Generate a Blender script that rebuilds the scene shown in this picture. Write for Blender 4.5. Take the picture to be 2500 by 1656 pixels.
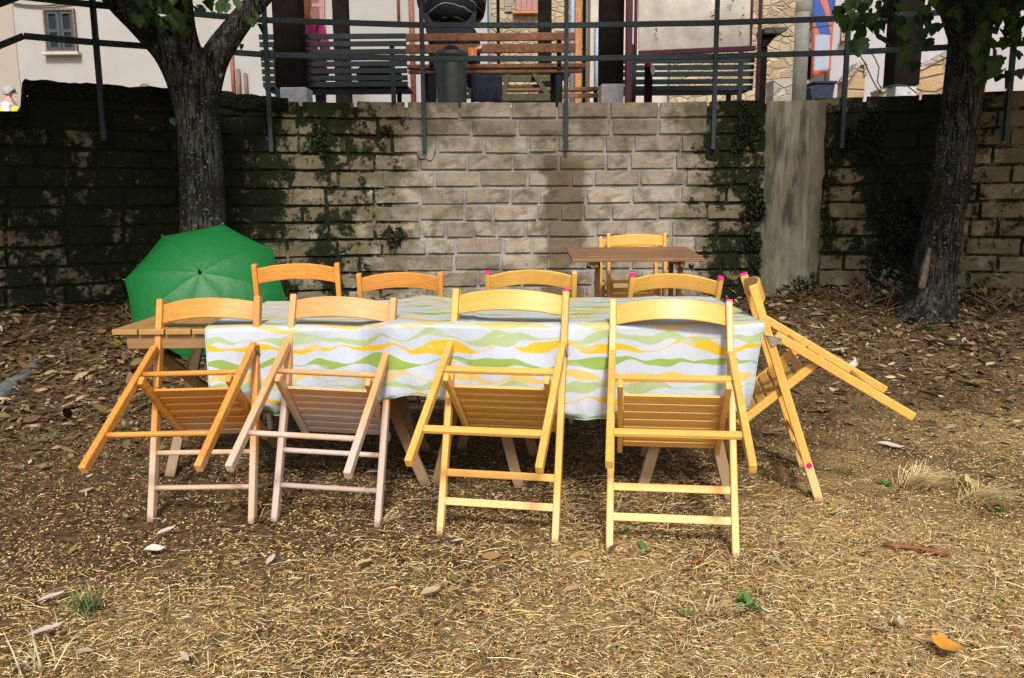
import bpy, math, random
import numpy as np
from mathutils import Vector, Matrix, Euler, noise as mnoise

random.seed(7); rng = np.random.default_rng(7)
R = math.radians
for o in list(bpy.data.objects): bpy.data.objects.remove(o)
S = bpy.context.scene
COL = S.collection

# ------------------------------------------------------------------ camera
CAM_H, CAM_T, CAM_R, CAM_F = 1.2, 0.16639, -0.00728, 1990.74      # height, tilt, roll, focal length in photo pixels
cd = bpy.data.cameras.new('camera'); cam = bpy.data.objects.new('camera', cd); COL.objects.link(cam)
cd.sensor_width = 36; cd.lens = CAM_F / 2500 * 36; cd.clip_end = 500; cd.clip_start = 0.05
cam.matrix_world = Matrix.Translation((0, 0, CAM_H)) @ Matrix.Rotation(math.pi/2 - CAM_T, 4, 'X') @ Matrix.Rotation(CAM_R, 4, 'Z')
S.camera = cam

# ------------------------------------------------------------------ light
SUN_EL, SUN_AZ = R(44), R(4)          # the light comes from behind the camera, a little from the right
w = bpy.data.worlds.new('World'); S.world = w; w.use_nodes = True
nt = w.node_tree; bg = nt.nodes['Background']
sky = nt.nodes.new('ShaderNodeTexSky'); sky.sky_type = 'NISHITA'; sky.sun_disc = False
sky.sun_elevation = SUN_EL; sky.sun_rotation = math.pi - SUN_AZ
sky.air_density = 1.0; sky.dust_density = 4.0; sky.ozone_density = 1.0
nt.links.new(sky.outputs[0], bg.inputs[0]); bg.inputs[1].default_value = 0.10
sd = bpy.data.lights.new('sun', 'SUN'); sun = bpy.data.objects.new('sun', sd); COL.objects.link(sun)
sd.energy = 2.5; sd.angle = R(8); sd.color = (1.0, 0.99, 0.97)
dv = Vector((math.sin(SUN_AZ)*math.cos(SUN_EL), -math.cos(SUN_AZ)*math.cos(SUN_EL), math.sin(SUN_EL)))   # towards the sun
sun.rotation_euler = dv.to_track_quat('Z', 'Y').to_euler(); sun.location = (1, -6, 6)
S.view_settings.view_transform = 'Standard'; S.view_settings.look = 'None'
S.view_settings.exposure = 0.66; S.view_settings.gamma = 1.0; S.view_settings.use_curve_mapping = False
S.render.engine = 'CYCLES'

# ------------------------------------------------------------------ helpers
def ray(px, py):
    u, v = px - 1250, py - 828
    c, s = math.cos(CAM_R), math.sin(CAM_R)
    u, v = u*c + v*s, -u*s + v*c
    return Vector((u/CAM_F, math.cos(CAM_T) - v/CAM_F*math.sin(CAM_T), -math.sin(CAM_T) - v/CAM_F*math.cos(CAM_T)))
def at(px, py, Y):                   # the point at depth Y seen at a pixel of the photograph
    d = ray(px, py); return Vector((0, 0, CAM_H)) + d * (Y / d.y)
def atz(px, py, z):
    d = ray(px, py); return Vector((0, 0, CAM_H)) + d * ((z - CAM_H) / d.z)
def lerp(a, b, t): return a + (b - a) * t
def sstep(a, b, x):
    t = max(0, min(1, (x - a) / (b - a))); return t*t*(3 - 2*t)

WP = [(-6.6,4.3),(-5.3,5.35),(-4.3,6.04),(-3.65,6.53),(-3.1,6.88),(-2.2,7.34),(-0.8,7.61),(0.5,7.67),(1.82,7.61),(2.85,7.48),(3.68,7.27),(4.6,6.98),(5.7,6.6),(7.0,6.1)]
def _catmull(P, n=12):
    out = []
    for i in range(len(P)-1):
        p0 = Vector(P[max(i-1,0)]); p1 = Vector(P[i]); p2 = Vector(P[i+1]); p3 = Vector(P[min(i+2,len(P)-1)])
        for k in range(n):
            t = k/n
            out.append(0.5*((2*p1) + (p2-p0)*t + (2*p0-5*p1+4*p2-p3)*t*t + (3*p1-p0-3*p2+p3)*t**3))
    out.append(Vector(P[-1])); return out
WC = _catmull(WP)
WS = [0.0]
for i in range(1, len(WC)): WS.append(WS[-1] + (WC[i]-WC[i-1]).length)
def wall_s(s):                        # point and tangent along the wall's face
    s = max(0, min(WS[-1]-1e-4, s))
    i = next(k for k in range(len(WS)-1) if WS[k+1] >= s)
    t = (s - WS[i]) / (WS[i+1]-WS[i]); p = WC[i].lerp(WC[i+1], t)
    tg = (WC[min(i+2,len(WC)-1)] - WC[max(i-1,0)]).normalized()
    return p, tg
def wall_y(x):
    for i in range(len(WC)-1):
        if WC[i].x <= x <= WC[i+1].x:
            return lerp(WC[i].y, WC[i+1].y, (x-WC[i].x)/(WC[i+1].x-WC[i].x))
    return WC[0].y if x < WC[0].x else WC[-1].y
def s_of_x(x):
    for i in range(len(WC)-1):
        if WC[i].x <= x <= WC[i+1].x:
            return lerp(WS[i], WS[i+1], (x-WC[i].x)/(WC[i+1].x-WC[i].x))
    return 0 if x < 0 else WS[-1]
WYX = np.array([p.x for p in WC]); WYY = np.array([p.y for p in WC])
WT = 2.10                              # top of the retaining wall
TZ = 2.04                              # terrace floor
def zg_np(x, y):
    d = np.interp(x, WYX, WYY) - y
    def ss(a, b, v):
        t = np.clip((v-a)/(b-a), 0, 1); return t*t*(3-2*t)
    z = 0.24*ss(3.9, 7.6, y)
    z = z + 0.13*ss(1.3, 0.0, d)*ss(-1.7, -2.6, x) + 0.10*ss(1.1, 0.0, d)*ss(2.0, 2.8, x) + 0.04*ss(.5, 0, d)
    z = z + 0.010*np.sin(x*1.7+y*.9)*np.sin(y*1.3-x*.5)*ss(1.0, 2.0, np.abs(x)+.6)
    return z
def zg(x, y): return float(zg_np(np.array([x]), np.array([y]))[0])

class MB:
    def __init__(s): s.v = []; s.f = []
    def add(s, vs, fs):
        n = len(s.v); s.v += [tuple(v) for v in vs]; s.f += [tuple(i+n for i in f) for f in fs]; return s
    def box(s, c, size, rot=None):
        c = Vector(c); hx, hy, hz = size[0]/2, size[1]/2, size[2]/2
        vs = [Vector((x*hx, y*hy, z*hz)) for z in (-1,1) for y in (-1,1) for x in (-1,1)]
        if rot: m = Euler(rot).to_matrix(); vs = [m @ v for v in vs]
        return s.add([v+c for v in vs], [(0,2,3,1),(4,5,7,6),(0,1,5,4),(2,6,7,3),(0,4,6,2),(1,3,7,5)])
    def bar(s, a, b, wd, ht, up=(0,0,1)):
        a = Vector(a); b = Vector(b); d = (b-a).normalized(); up = Vector(up)
        x = d.cross(up)
        if x.length < 1e-4: x = d.cross(Vector((0,1,0)))
        x.normalize(); y = x.cross(d).normalized(); vs = []
        for p in (a, b):
            for sy in (-1, 1):
                for sx in (-1, 1): vs.append(p + x*sx*wd/2 + y*sy*ht/2)
        return s.add(vs, [(0,2,3,1),(4,5,7,6),(0,1,5,4),(2,6,7,3),(0,4,6,2),(1,3,7,5)])
    def tube(s, pts, rad, n=10, cap=True):
        pts = [Vector(p) for p in pts]
        if not hasattr(rad, '__len__'): rad = [rad]*len(pts)
        vs = []; fs = []; ref = None
        for i, p in enumerate(pts):
            d = (pts[min(i+1,len(pts)-1)] - pts[max(i-1,0)]).normalized()
            if ref is None:
                ref = d.cross(Vector((0,0,1)))
                if ref.length < .05: ref = d.cross(Vector((0,1,0)))
            ref = (ref - d*ref.dot(d)).normalized(); q = d.cross(ref)
            for k in range(n):
                a = 2*math.pi*k/n; vs.append(p + (ref*math.cos(a)+q*math.sin(a))*rad[i])
        for i in range(len(pts)-1):
            for k in range(n):
                fs.append((i*n+k, i*n+(k+1)%n, (i+1)*n+(k+1)%n, (i+1)*n+k))
        if cap: fs.append(tuple(reversed(range(n)))); fs.append(tuple(range((len(pts)-1)*n, len(pts)*n)))
        return s.add(vs, fs)
    def lathe(s, c, prof, n=24):
        c = Vector(c); vs = []; fs = []
        for r, z in prof:
            for k in range(n):
                a = 2*math.pi*k/n; vs.append(c + Vector((r*math.cos(a), r*math.sin(a), z)))
        for i in range(len(prof)-1):
            for k in range(n): fs.append((i*n+k, i*n+(k+1)%n, (i+1)*n+(k+1)%n, (i+1)*n+k))
        fs.append(tuple(reversed(range(n)))); fs.append(tuple(range((len(prof)-1)*n, len(prof)*n)))
        return s.add(vs, fs)
    def prism(s, poly, d):            # polygon extruded along d
        d = Vector(d); n = len(poly); poly = [Vector(p) for p in poly]
        return s.add(poly + [p+d for p in poly], [tuple(range(n)), tuple(reversed(range(n, 2*n)))] + [(k, k+n, (k+1)%n+n, (k+1)%n) for k in range(n)])
    def mesh(s, name):
        me = bpy.data.meshes.new(name); me.from_pydata(s.v, [], s.f); me.validate(); me.update(); 
        import bmesh
        bm = bmesh.new(); bm.from_mesh(me); bmesh.ops.recalc_face_normals(bm, faces=bm.faces); bm.to_mesh(me); bm.free()
        return me
    def build(s, name, m, parent=None, smooth=False, bevel=0, seg=2):
        me = s.mesh(name); o = link(name, me, m, parent, smooth)
        if bevel:
            b = o.modifiers.new('bevel', 'BEVEL'); b.width = bevel; b.segments = seg; b.limit_method = 'ANGLE'; b.angle_limit = R(40)
        return o
def link(name, me, m=None, parent=None, smooth=False):
    o = bpy.data.objects.new(name, me); COL.objects.link(o)
    if m and not me.materials: me.materials.append(m)
    if smooth: me.polygons.foreach_set('use_smooth', [True]*len(me.polygons))
    if parent: o.parent = parent
    return o
def empty(name, loc=(0,0,0), rot=(0,0,0)):
    o = bpy.data.objects.new(name, None); COL.objects.link(o); o.location = loc; o.rotation_euler = rot; o.empty_display_size = .1; return o
def tag(o, label=None, cat=None, group=None, kind=None):
    if label: o['label'] = label
    if cat: o['category'] = cat
    if group: o['group'] = group
    if kind: o['kind'] = kind
    return o
def array_mesh(name, V, F, C=None):    # V (n,3), F (m,k), C (n,3) point colours
    me = bpy.data.meshes.new(name); n = len(V); m, k = F.shape
    me.vertices.add(n); me.vertices.foreach_set('co', V.astype(np.float32).ravel())
    me.loops.add(m*k); me.loops.foreach_set('vertex_index', F.astype(np.int32).ravel())
    me.polygons.add(m); me.polygons.foreach_set('loop_start', np.arange(0, m*k, k, dtype=np.int32))
    me.polygons.foreach_set('loop_total', np.full(m, k, dtype=np.int32))
    me.update(calc_edges=True)
    if C is not None:
        a = me.color_attributes.new('tint', 'FLOAT_COLOR', 'POINT')
        a.data.foreach_set('color', np.concatenate([C, np.ones((n,1))], 1).astype(np.float32).ravel())
    return me
def scatter(name, T, F, pos, Rm, sc, colr, mat_, parent=None):   # copies of a template as one mesh
    n = len(pos); k = len(T)
    sc = np.asarray(sc, float)
    if sc.ndim == 1: sc = np.repeat(sc[:,None], 3, 1)
    V = np.einsum('nij,nkj->nki', Rm, T[None]*sc[:,None,:]) + pos[:,None,:]
    FF = (F[None] + (np.arange(n)*k)[:,None,None]).reshape(-1, F.shape[1])
    me = array_mesh(name, V.reshape(-1,3), FF, np.repeat(colr, k, 0))
    return link(name, me, mat_, parent)
def rotmats(yaw, pitch, roll):
    cy, sy, cp, sp, cr, sr = np.cos(yaw), np.sin(yaw), np.cos(pitch), np.sin(pitch), np.cos(roll), np.sin(roll)
    z = np.zeros_like(yaw); o = np.ones_like(yaw)
    A = np.stack([np.stack([cy,-sy,z],-1), np.stack([sy,cy,z],-1), np.stack([z,z,o],-1)], 1)
    B = np.stack([np.stack([cp,z,sp],-1), np.stack([z,o,z],-1), np.stack([-sp,z,cp],-1)], 1)
    C = np.stack([np.stack([o,z,z],-1), np.stack([z,cr,-sr],-1), np.stack([z,sr,cr],-1)], 1)
    return A @ B @ C
def pick(cols, n, jit=.25):
    c = np.array(cols)[rng.integers(0, len(cols), n)]
    return np.clip(c * (1 + rng.uniform(-jit, jit, (n,1))) * (1 + rng.uniform(-.08, .08, (n,3))), 0, 1)

# ------------------------------------------------------------------ materials
class NT:
    def __init__(s, name):
        s.m = bpy.data.materials.new(name); s.m.use_nodes = True; s.t = s.m.node_tree
        s.b = s.t.nodes['Principled BSDF']
    def n(s, kind, **kw):
        x = s.t.nodes.new('ShaderNode'+kind)
        for k, v in kw.items():
            if k in ('operation','data_type','blend_type','noise_dimensions','feature','wave_type','attribute_name','bands_direction','interpolation_type','musgrave_type','distance','clamp','use_clamp'): setattr(x, k, v)
            else: s.put(x.inputs[k.replace('_',' ')], v)
        return x
    def put(s, sock, v):
        if isinstance(v, bpy.types.NodeSocket): s.t.links.new(v, sock)
        elif isinstance(v, bpy.types.Node): s.t.links.new(v.outputs[0], sock)
        else: sock.default_value = v
    def math(s, op, a, b=0.0, c=None, cl=False):
        x = s.t.nodes.new('ShaderNodeMath'); x.operation = op; x.use_clamp = cl
        s.put(x.inputs[0], a); s.put(x.inputs[1], b)
        if c is not None: s.put(x.inputs[2], c)
        return x.outputs[0]
    def mix(s, f, a, b):
        x = s.t.nodes.new('ShaderNodeMix'); x.data_type = 'RGBA'
        s.put(x.inputs[0], f)
        for i, v in ((6, a), (7, b)):
            s.put(x.inputs[i], (*v, 1) if isinstance(v, (tuple, list)) and len(v) == 3 else v)
        return x.outputs[2]
    def noise(s, scale, vec=None, detail=3, rough=.6):
        x = s.t.nodes.new('ShaderNodeTexNoise'); x.inputs['Scale'].default_value = scale; x.inputs['Detail'].default_value = detail; x.inputs['Roughness'].default_value = rough
        if vec is not None: s.put(x.inputs['Vector'], vec)
        return x.outputs[0]
    def ramp(s, f, lo, hi):
        x = s.t.nodes.new('ShaderNodeMapRange'); x.interpolation_type = 'SMOOTHSTEP'
        s.put(x.inputs[0], f); x.inputs[1].default_value = lo; x.inputs[2].default_value = hi
        return x.outputs[0]
    def pos(s): return s.t.nodes.new('ShaderNodeNewGeometry').outputs['Position']
    def obj(s): return s.t.nodes.new('ShaderNodeTexCoord').outputs['Object']
    def xyz(s, v):
        x = s.t.nodes.new('ShaderNodeSeparateXYZ'); s.put(x.inputs[0], v); return x.outputs
    def scale(s, v, sc):
        x = s.t.nodes.new('ShaderNodeVectorMath'); x.operation = 'MULTIPLY'; s.put(x.inputs[0], v); x.inputs[1].default_value = sc; return x.outputs[0]
    def bump(s, h, strength=.3, dist=.01):
        x = s.t.nodes.new('ShaderNodeBump'); x.inputs['Strength'].default_value = strength; x.inputs['Distance'].default_value = dist
        s.put(x.inputs['Height'], h); s.t.links.new(x.outputs[0], s.b.inputs['Normal'])
    def out(s, col, rough=.7, spec=.4, metal=0, coat=0, coatr=.2, trans=0):
        if isinstance(col, (tuple, list)): col = (*col[:3], 1)
        s.put(s.b.inputs['Base Color'], col); s.put(s.b.inputs['Roughness'], rough)
        s.b.inputs['Specular IOR Level'].default_value = spec; s.b.inputs['Metallic'].default_value = metal
        s.b.inputs['Coat Weight'].default_value = coat; s.b.inputs['Coat Roughness'].default_value = coatr
        return s.m
def plain(name, col, rough=.7, var=.25, scale=12, bump=.15, dist=.004, spec=.4, metal=0, coat=0, fine=90):
    t = NT(name); p = t.pos()
    n1 = t.noise(scale, p, 4); n2 = t.noise(fine, p, 2)
    f = t.math('ADD', t.math('MULTIPLY', n1, .7), t.math('MULTIPLY', n2, .3))
    c = t.mix(t.ramp(f, .3, .7), tuple(x*(1-var) for x in col), tuple(min(1, x*(1+var)) for x in col))
    if bump: t.bump(f, bump, dist)
    return t.out(c, rough, spec, metal, coat)
def tinted(name, rough=.8, spec=.25, trans=0.0):
    t = NT(name); a = t.n('Attribute', attribute_name='tint')
    m = t.out(a.outputs['Color'], rough, spec)
    if trans:
        tr = t.t.nodes.new('ShaderNodeBsdfTranslucent'); t.t.links.new(a.outputs['Color'], tr.inputs[0])
        mx = t.t.nodes.new('ShaderNodeMixShader'); mx.inputs[0].default_value = trans
        t.t.links.new(t.b.outputs[0], mx.inputs[1]); t.t.links.new(tr.outputs[0], mx.inputs[2])
        t.t.links.new(mx.outputs[0], t.t.nodes['Material Output'].inputs[0])
    return m
def wood(name, col, dark, worn, wz, axis, amount=.5, rough=.46, coat=.10):
    # varnished timber: grain along one axis, varnish worn off in patches and towards the feet (wz: height where the wear, and on yellow chairs a painted flash gradient, starts)
    t = NT(name); o = t.obj(); g = t.pos()
    sc = [60, 60, 60]; sc[axis] = 2.5
    n = t.noise(1.0, t.scale(o, tuple(sc)), 4, .65); n2 = t.noise(9, g, 4)
    c = t.mix(t.ramp(n, .28, .70), col, dark)
    c = t.mix(t.math('MULTIPLY', t.ramp(t.noise(3.2, o, 3), .45, .7), .45), c, tuple(x*.72 for x in dark))
    oi = t.n('ObjectInfo'); rv = oi.outputs['Random']
    c = t.mix(t.math('MULTIPLY', rv, .35), c, dark)
    z = t.xyz(g)[2]
    low = t.math('SUBTRACT', 1.0, t.ramp(z, wz*.1, wz))
    n3 = t.noise(34, t.scale(g, (1, 1, .5)), 5, .7)
    wear = t.math('ADD', t.math('ADD', t.math('MULTIPLY', low, .62), t.math('MULTIPLY', n2, amount)), t.math('MULTIPLY', n3, .3))
    wm = t.ramp(wear, .52, .82)
    c = t.mix(wm, c, worn)
    spots = t.ramp(t.noise(55, g, 2), .70, .76)
    c = t.mix(t.math('MULTIPLY', t.math('MULTIPLY', spots, wm), .7), c, (.13, .085, .05))
    c = t.mix(t.math('MULTIPLY', t.math('SUBTRACT', 1.0, t.ramp(t.math('ADD', z, t.math('MULTIPLY', t.math('SUBTRACT', n3, .5), .06)), .0, .035)), .75), c, (.10,.062,.032))
    t.bump(n, .22, .003)
    return t.out(c, t.math('ADD', rough, t.math('MULTIPLY', wm, .3)), .45, 0, coat, .3)

M = {}
def wood_set(key, col, dark, worn, wz, amount):
    M[key+'_z'] = wood(key+'_post', col, dark, worn, wz, 2, amount)
    M[key+'_x'] = wood(key+'_slat', col, dark, worn, wz, 0, amount)
wood_set('orange', (.68,.30,.055), (.52,.20,.03), (.52,.36,.24), .55, .42)       # older chairs: orange varnish, feet worn pale
wood_set('faded', (.66,.33,.11), (.56,.27,.10), (.47,.37,.30), .75, .50)         # the palest chair
wood_set('yellow', (.72,.42,.10), (.62,.32,.06), (.68,.45,.19), .32, .28)        # newer chairs: yellow varnish; paler feet also paint in the flash gradient
wood_set('teak', (.27,.13,.05), (.13,.058,.024), (.30,.19,.10), .2, .25)
wood_set('pine', (.30,.175,.07), (.22,.12,.048), (.25,.165,.09), .45, .42)
M['pink'] = plain('pink_paint', (.75,.012,.13), .5, .1, 40, 0)
M['zinc'] = plain('zinc_plate', (.36,.34,.28), .4, .3, 60, .1, .001, .5, .7)
M['brassy'] = plain('tarnished_plate', (.16,.13,.07), .45, .3, 60, .1, .001, .5, .7)
M['rail'] = plain('teal_rail_paint', (.013,.027,.030), .6, .35, 25, .2, .002)
M['maroon'] = plain('maroon_paint', (.13,.025,.05), .5, .3, 20, .15, .002)
M['darkwood'] = plain('pergola_timber', (.010,.007,.005), .95, .4, 8, .3, .006, .1)
M['concrete'] = plain('concrete_block', (.50,.50,.49), .9, .25, 14, .4, .006)
M['pipe'] = plain('grey_pipe', (.62,.58,.50), .55, .18, 10, .1, .002)
M['bin'] = plain('grey_bin_plastic', (.055,.075,.068), .36, .2, 12, .12, .003, .6)
M['blackbag'] = plain('black_bag', (.008,.008,.008), .3, .3, 30, .3, .004)
M['benchbrown'] = plain('brown_plank', (.21,.085,.035), .6, .4, 18, .25, .004)
M['benchteal'] = plain('dark_teal_plank', (.012,.020,.020), .8, .35, 18, .2, .004)
M['oldgreen'] = plain('weathered_green_plank', (.075,.065,.03), .8, .35, 16, .3, .005)
M['navy'] = plain('navy_fabric', (.022,.032,.055), .85, .3, 20, .3, .006)
M['panelwhite'] = plain('board_panel', (.80,.74,.62), .7, .16, 7, .1, .002)
M['orangebox'] = plain('orange_card', (.85,.22,.03), .6, .1, 30, 0)
M['paper'] = plain('white_paper', (.66,.66,.66), .8, .08, 30, 0)
M['red'] = plain('red_fabric', (.32,.012,.018), .85, .25, 40, .2, .004)
M['magenta'] = plain('magenta_fabric', (.30,.02,.10), .85, .25, 40, .2, .004)
M['shutter'] = plain('slate_shutter', (.035,.045,.05), .6, .25, 30, .15, .003)
M['rosewood'] = plain('rose_frame', (.33,.17,.15), .7, .2, 20, .1, .003)
M['rust'] = plain('rust_pipe', (.24,.085,.05), .7, .3, 20, .2, .003)
M['copper'] = plain('brown_pipe', (.17,.10,.065), .7, .3, 20, .2, .003)
M['glass'] = plain('window_glass', (.23,.30,.35), .15, .15, 3, 0, spec=.6)
M['bluepaint'] = plain('blue_grey_paint', (.26,.33,.42), .6, .2, 20, .1, .002)
M['orangewood'] = plain('orange_door', (.42,.17,.055), .6, .25, 12, .15, .003)
M['pillar'] = plain('pale_render', (.42,.38,.32), .9, .14, 5, .25, .01)
M['cable'] = plain('green_cable', (.07,.09,.06), .6, .2, 20, 0)
M['skin'] = plain('skin', (.50,.27,.19), .5, .1, 20, .05, .002)
M['greyhair'] = plain('grey_hair', (.30,.30,.30), .8, .3, 90, .5, .006)
M['redhair'] = plain('red_hair', (.33,.13,.045), .8, .35, 90, .6, .01)
M['yellowvest'] = plain('yellow_vest', (.85,.55,.02), .7, .12, 30, .2, .004)
M['shirt'] = plain('pale_shirt', (.55,.58,.66), .85, .1, 30, .2, .004)
M['jeans'] = plain('dark_cloth', (.02,.022,.03), .9, .2, 30, .2, .004)
M['white'] = plain('white_plastic', (.7,.7,.68), .5, .1, 30, 0)
M['redcap'] = plain('red_plastic', (.5,.015,.02), .4, .1, 30, 0)
M['darkstone'] = plain('mossy_stone', (.05,.055,.035), .95, .5, 18, .6, .015)

def facade(name, col, dirt, streak=.5):
    t = NT(name); p = t.pos()
    big = t.noise(.5, p, 4); mid = t.noise(4, p, 5); st = t.noise(1.0, t.scale(p, (2.2, 2.2, .25)), 4)
    c = t.mix(t.ramp(big, .35, .7), col, tuple(x*.86 for x in col))
    c = t.mix(t.math('MULTIPLY', t.ramp(st, .55, .8), streak), c, dirt)
    c = t.mix(t.math('MULTIPLY', t.ramp(mid, .6, .8), .25), c, dirt)
    t.bump(t.noise(60, p, 3), .25, .01)
    return t.out(c, .95, .2)
M['cream'] = facade('cream_render', (.36,.34,.315), (.36,.30,.25))
M['tanwall'] = facade('tan_render', (.40,.34,.28), (.28,.22,.17))
M['pinkwhite'] = facade('pink_white_render', (.38,.355,.355), (.55,.47,.42))
def rubble(name, c1, c2, joint, sc):
    t = NT(name); p = t.pos(); n = t.noise(2.5, p, 3)
    v = t.n('TexVoronoi', Scale=sc, Randomness=.95); v.feature = 'DISTANCE_TO_EDGE'; t.put(v.inputs['Vector'], t.scale(p, (1, 1, 1.5)))
    v2 = t.n('TexVoronoi', Scale=sc, Randomness=.95); t.put(v2.inputs['Vector'], t.scale(p, (1, 1, 1.5)))
    e = t.ramp(v.outputs[0], .0, .10)
    hv = t.n('SeparateColor'); t.put(hv.inputs[0], v2.outputs['Color'])
    c = t.mix(hv.outputs[0], c1, c2)
    c = t.mix(t.ramp(n, .5, .75), c, tuple(x*.6 for x in c2))
    c = t.mix(e, joint, c)
    t.bump(t.math('ADD', t.math('MULTIPLY', e, .8), t.math('MULTIPLY', t.noise(30, p, 4), .5)), .8, .05)
    return t.out(c, .95, .2)
M['rubble'] = rubble('rubble_stone', (.46,.36,.23), (.33,.25,.15), (.40,.33,.24), 5)
M['rubblegrey'] = rubble('grey_rubble_stone', (.42,.38,.32), (.26,.23,.18), (.34,.30,.25), 4)
M['tufa'] = rubble('stair_tufa', (.44,.30,.17), (.30,.20,.11), (.26,.18,.11), 2.6)

# how much dark moss and algae has settled on the wall, by position along it
def moss_nodes(t, p, extra=0):
    x, y, z = t.xyz(p)
    cr = t.t.nodes.new('ShaderNodeValToRGB'); cr.color_ramp.interpolation = 'LINEAR'
    t.put(cr.inputs[0], t.math('MULTIPLY_ADD', x, 1/9.0, .5))
    stops = [(-4.5,.58),(-3.3,.60),(-2.75,.76),(-2.45,.76),(-2.15,.56),(-1.9,.44),(-1.62,.56),(-1.35,.42),(-1.0,.30),(-.6,.08),(1.3,.02),(1.65,.25),(1.95,.54),(2.2,.62),(2.75,.46),(3.0,.46),(3.3,.76),(3.6,.70),(3.9,.42),(4.5,.40)]
    el = cr.color_ramp.elements
    while len(el) > 1: el.remove(el[-1])
    for i, (px, v) in enumerate(stops):
        e = el[0] if i == 0 else el.new((px+4.5)/9)
        e.position = (px+4.5)/9; e.color = (v, v, v, 1)
    am = t.math('ADD', cr.outputs[0], t.math('MULTIPLY', t.ramp(z, 1.2, 2.1), .10))
    if extra: am = t.math('ADD', am, t.math('MULTIPLY', t.ramp(cr.outputs[0], .1, .4), extra))
    big = t.noise(3.2, t.scale(p, (1, 1, .8)), 4); fine = t.noise(16, p, 6, .75)
    f = t.math('MULTIPLY_ADD', t.math('ADD', t.math('MULTIPLY', big, .55), t.math('MULTIPLY', fine, .45)), 1.9, -.45)
    moss = t.ramp(t.math('SUBTRACT', t.math('MULTIPLY_ADD', am, 1.0, -.02), f), -.05, .06)
    alg = t.ramp(t.math('SUBTRACT', t.math('MULTIPLY_ADD', am, .62, .36), t.noise(5, p, 4)), -.08, .12)
    return moss, alg
def masonry(name, c1, c2, block=True):
    t = NT(name); p = t.pos(); moss, alg = moss_nodes(t, p, 0 if block else .16)
    rv = t.n('ObjectInfo').outputs['Random']
    c = t.mix(rv, c1, c2) if block else t.mix(t.noise(3, p), c1, c2)
    n = t.noise(7, p, 4); fine = t.noise(120, p, 3, .7)
    c = t.mix(t.ramp(n, .42, .72), c, tuple(x*.72 for x in c2))
    c = t.mix(t.math('MULTIPLY', t.ramp(t.noise(6, p, 3), .60, .75), .30), c, (.42,.29,.18))
    c = t.mix(t.math('MULTIPLY', t.ramp(fine, .52, .75), .35), c, tuple(min(1, x*1.5) for x in c1))
    c = t.mix(t.math('MULTIPLY', t.ramp(t.noise(48, p, 4, .7), .55, .70), .6), c, tuple(x*.4 for x in c2))
    # damp run below one rail post and pale lime bloom
    x, y, z = t.xyz(p)
    dx = t.math('ABSOLUTE', t.math('SUBTRACT', t.math('ADD', x, t.math('MULTIPLY', t.math('SUBTRACT', n, .5), .35)), .50))
    damp = t.math('MULTIPLY', t.math('SUBTRACT', 1.0, t.ramp(dx, .14, .23)), t.math('SUBTRACT', 1.0, t.ramp(z, 1.5, 1.72)))
    c = t.mix(t.math('MULTIPLY', damp, .80), c, (.095,.066,.038))
    c = t.mix(t.math('MULTIPLY', t.ramp(t.noise(2.1, p, 5), .60, .72), .45), c, (.44,.44,.43))
    c = t.mix(t.math('MULTIPLY', alg, .68), c, (.075,.068,.026))
    c = t.mix(moss, c, t.mix(t.noise(30, p, 3), (.004,.006,.003), (.016,.02,.006)))
    lich = t.math('MULTIPLY', t.ramp(t.noise(75, p, 2), .69, .73), moss)
    c = t.mix(t.math('MULTIPLY', lich, .6), c, (.20,.21,.17))
    h = t.math('ADD', t.math('MULTIPLY', fine, .6), t.math('ADD', n, t.math('MULTIPLY', moss, .8)))
    t.bump(h, .75, .010)
    return t.out(c, .95, .15)
M['brick'] = masonry('tufa_block', (.335,.285,.22), (.205,.168,.122))
M['mortar'] = masonry('lime_mortar', (.33,.31,.275), (.24,.222,.19), False)
M['moss'] = tinted('moss', .95, .1)
M['leafmat'] = tinted('leaves', .55, .3, .3)
M['dryleaf'] = tinted('dry_leaves', .85, .15)
M['straw'] = tinted('straw', .7, .25)
M['crumb'] = tinted('soil_crumbs', .95, .1)

def bark(name):
    t = NT(name); p = t.obj()
    rid = t.noise(1.0, t.scale(p, (55, 55, 6)), 5, .72); n = t.noise(5, p, 4)
    c = t.mix(t.ramp(rid, .40, .62), (.005,.005,.004), (.105,.10,.078))
    c = t.mix(t.math('MULTIPLY', t.ramp(n, .42, .62), .85), c, (.012,.014,.007))
    li = t.ramp(t.noise(48, p, 3), .60, .67)
    c = t.mix(t.math('MULTIPLY', li, .8), c, (.26,.27,.22))
    t.bump(rid, 1.0, .05)
    return t.out(c, .95, .15)
M['bark'] = bark('bark'); M['greyroot'] = plain('grey_root', (.11,.115,.105), .95, .5, 22, .6, .02); M['scar'] = plain('bare_wood', (.13,.095,.07), .9, .5, 25, .4, .01)

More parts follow.
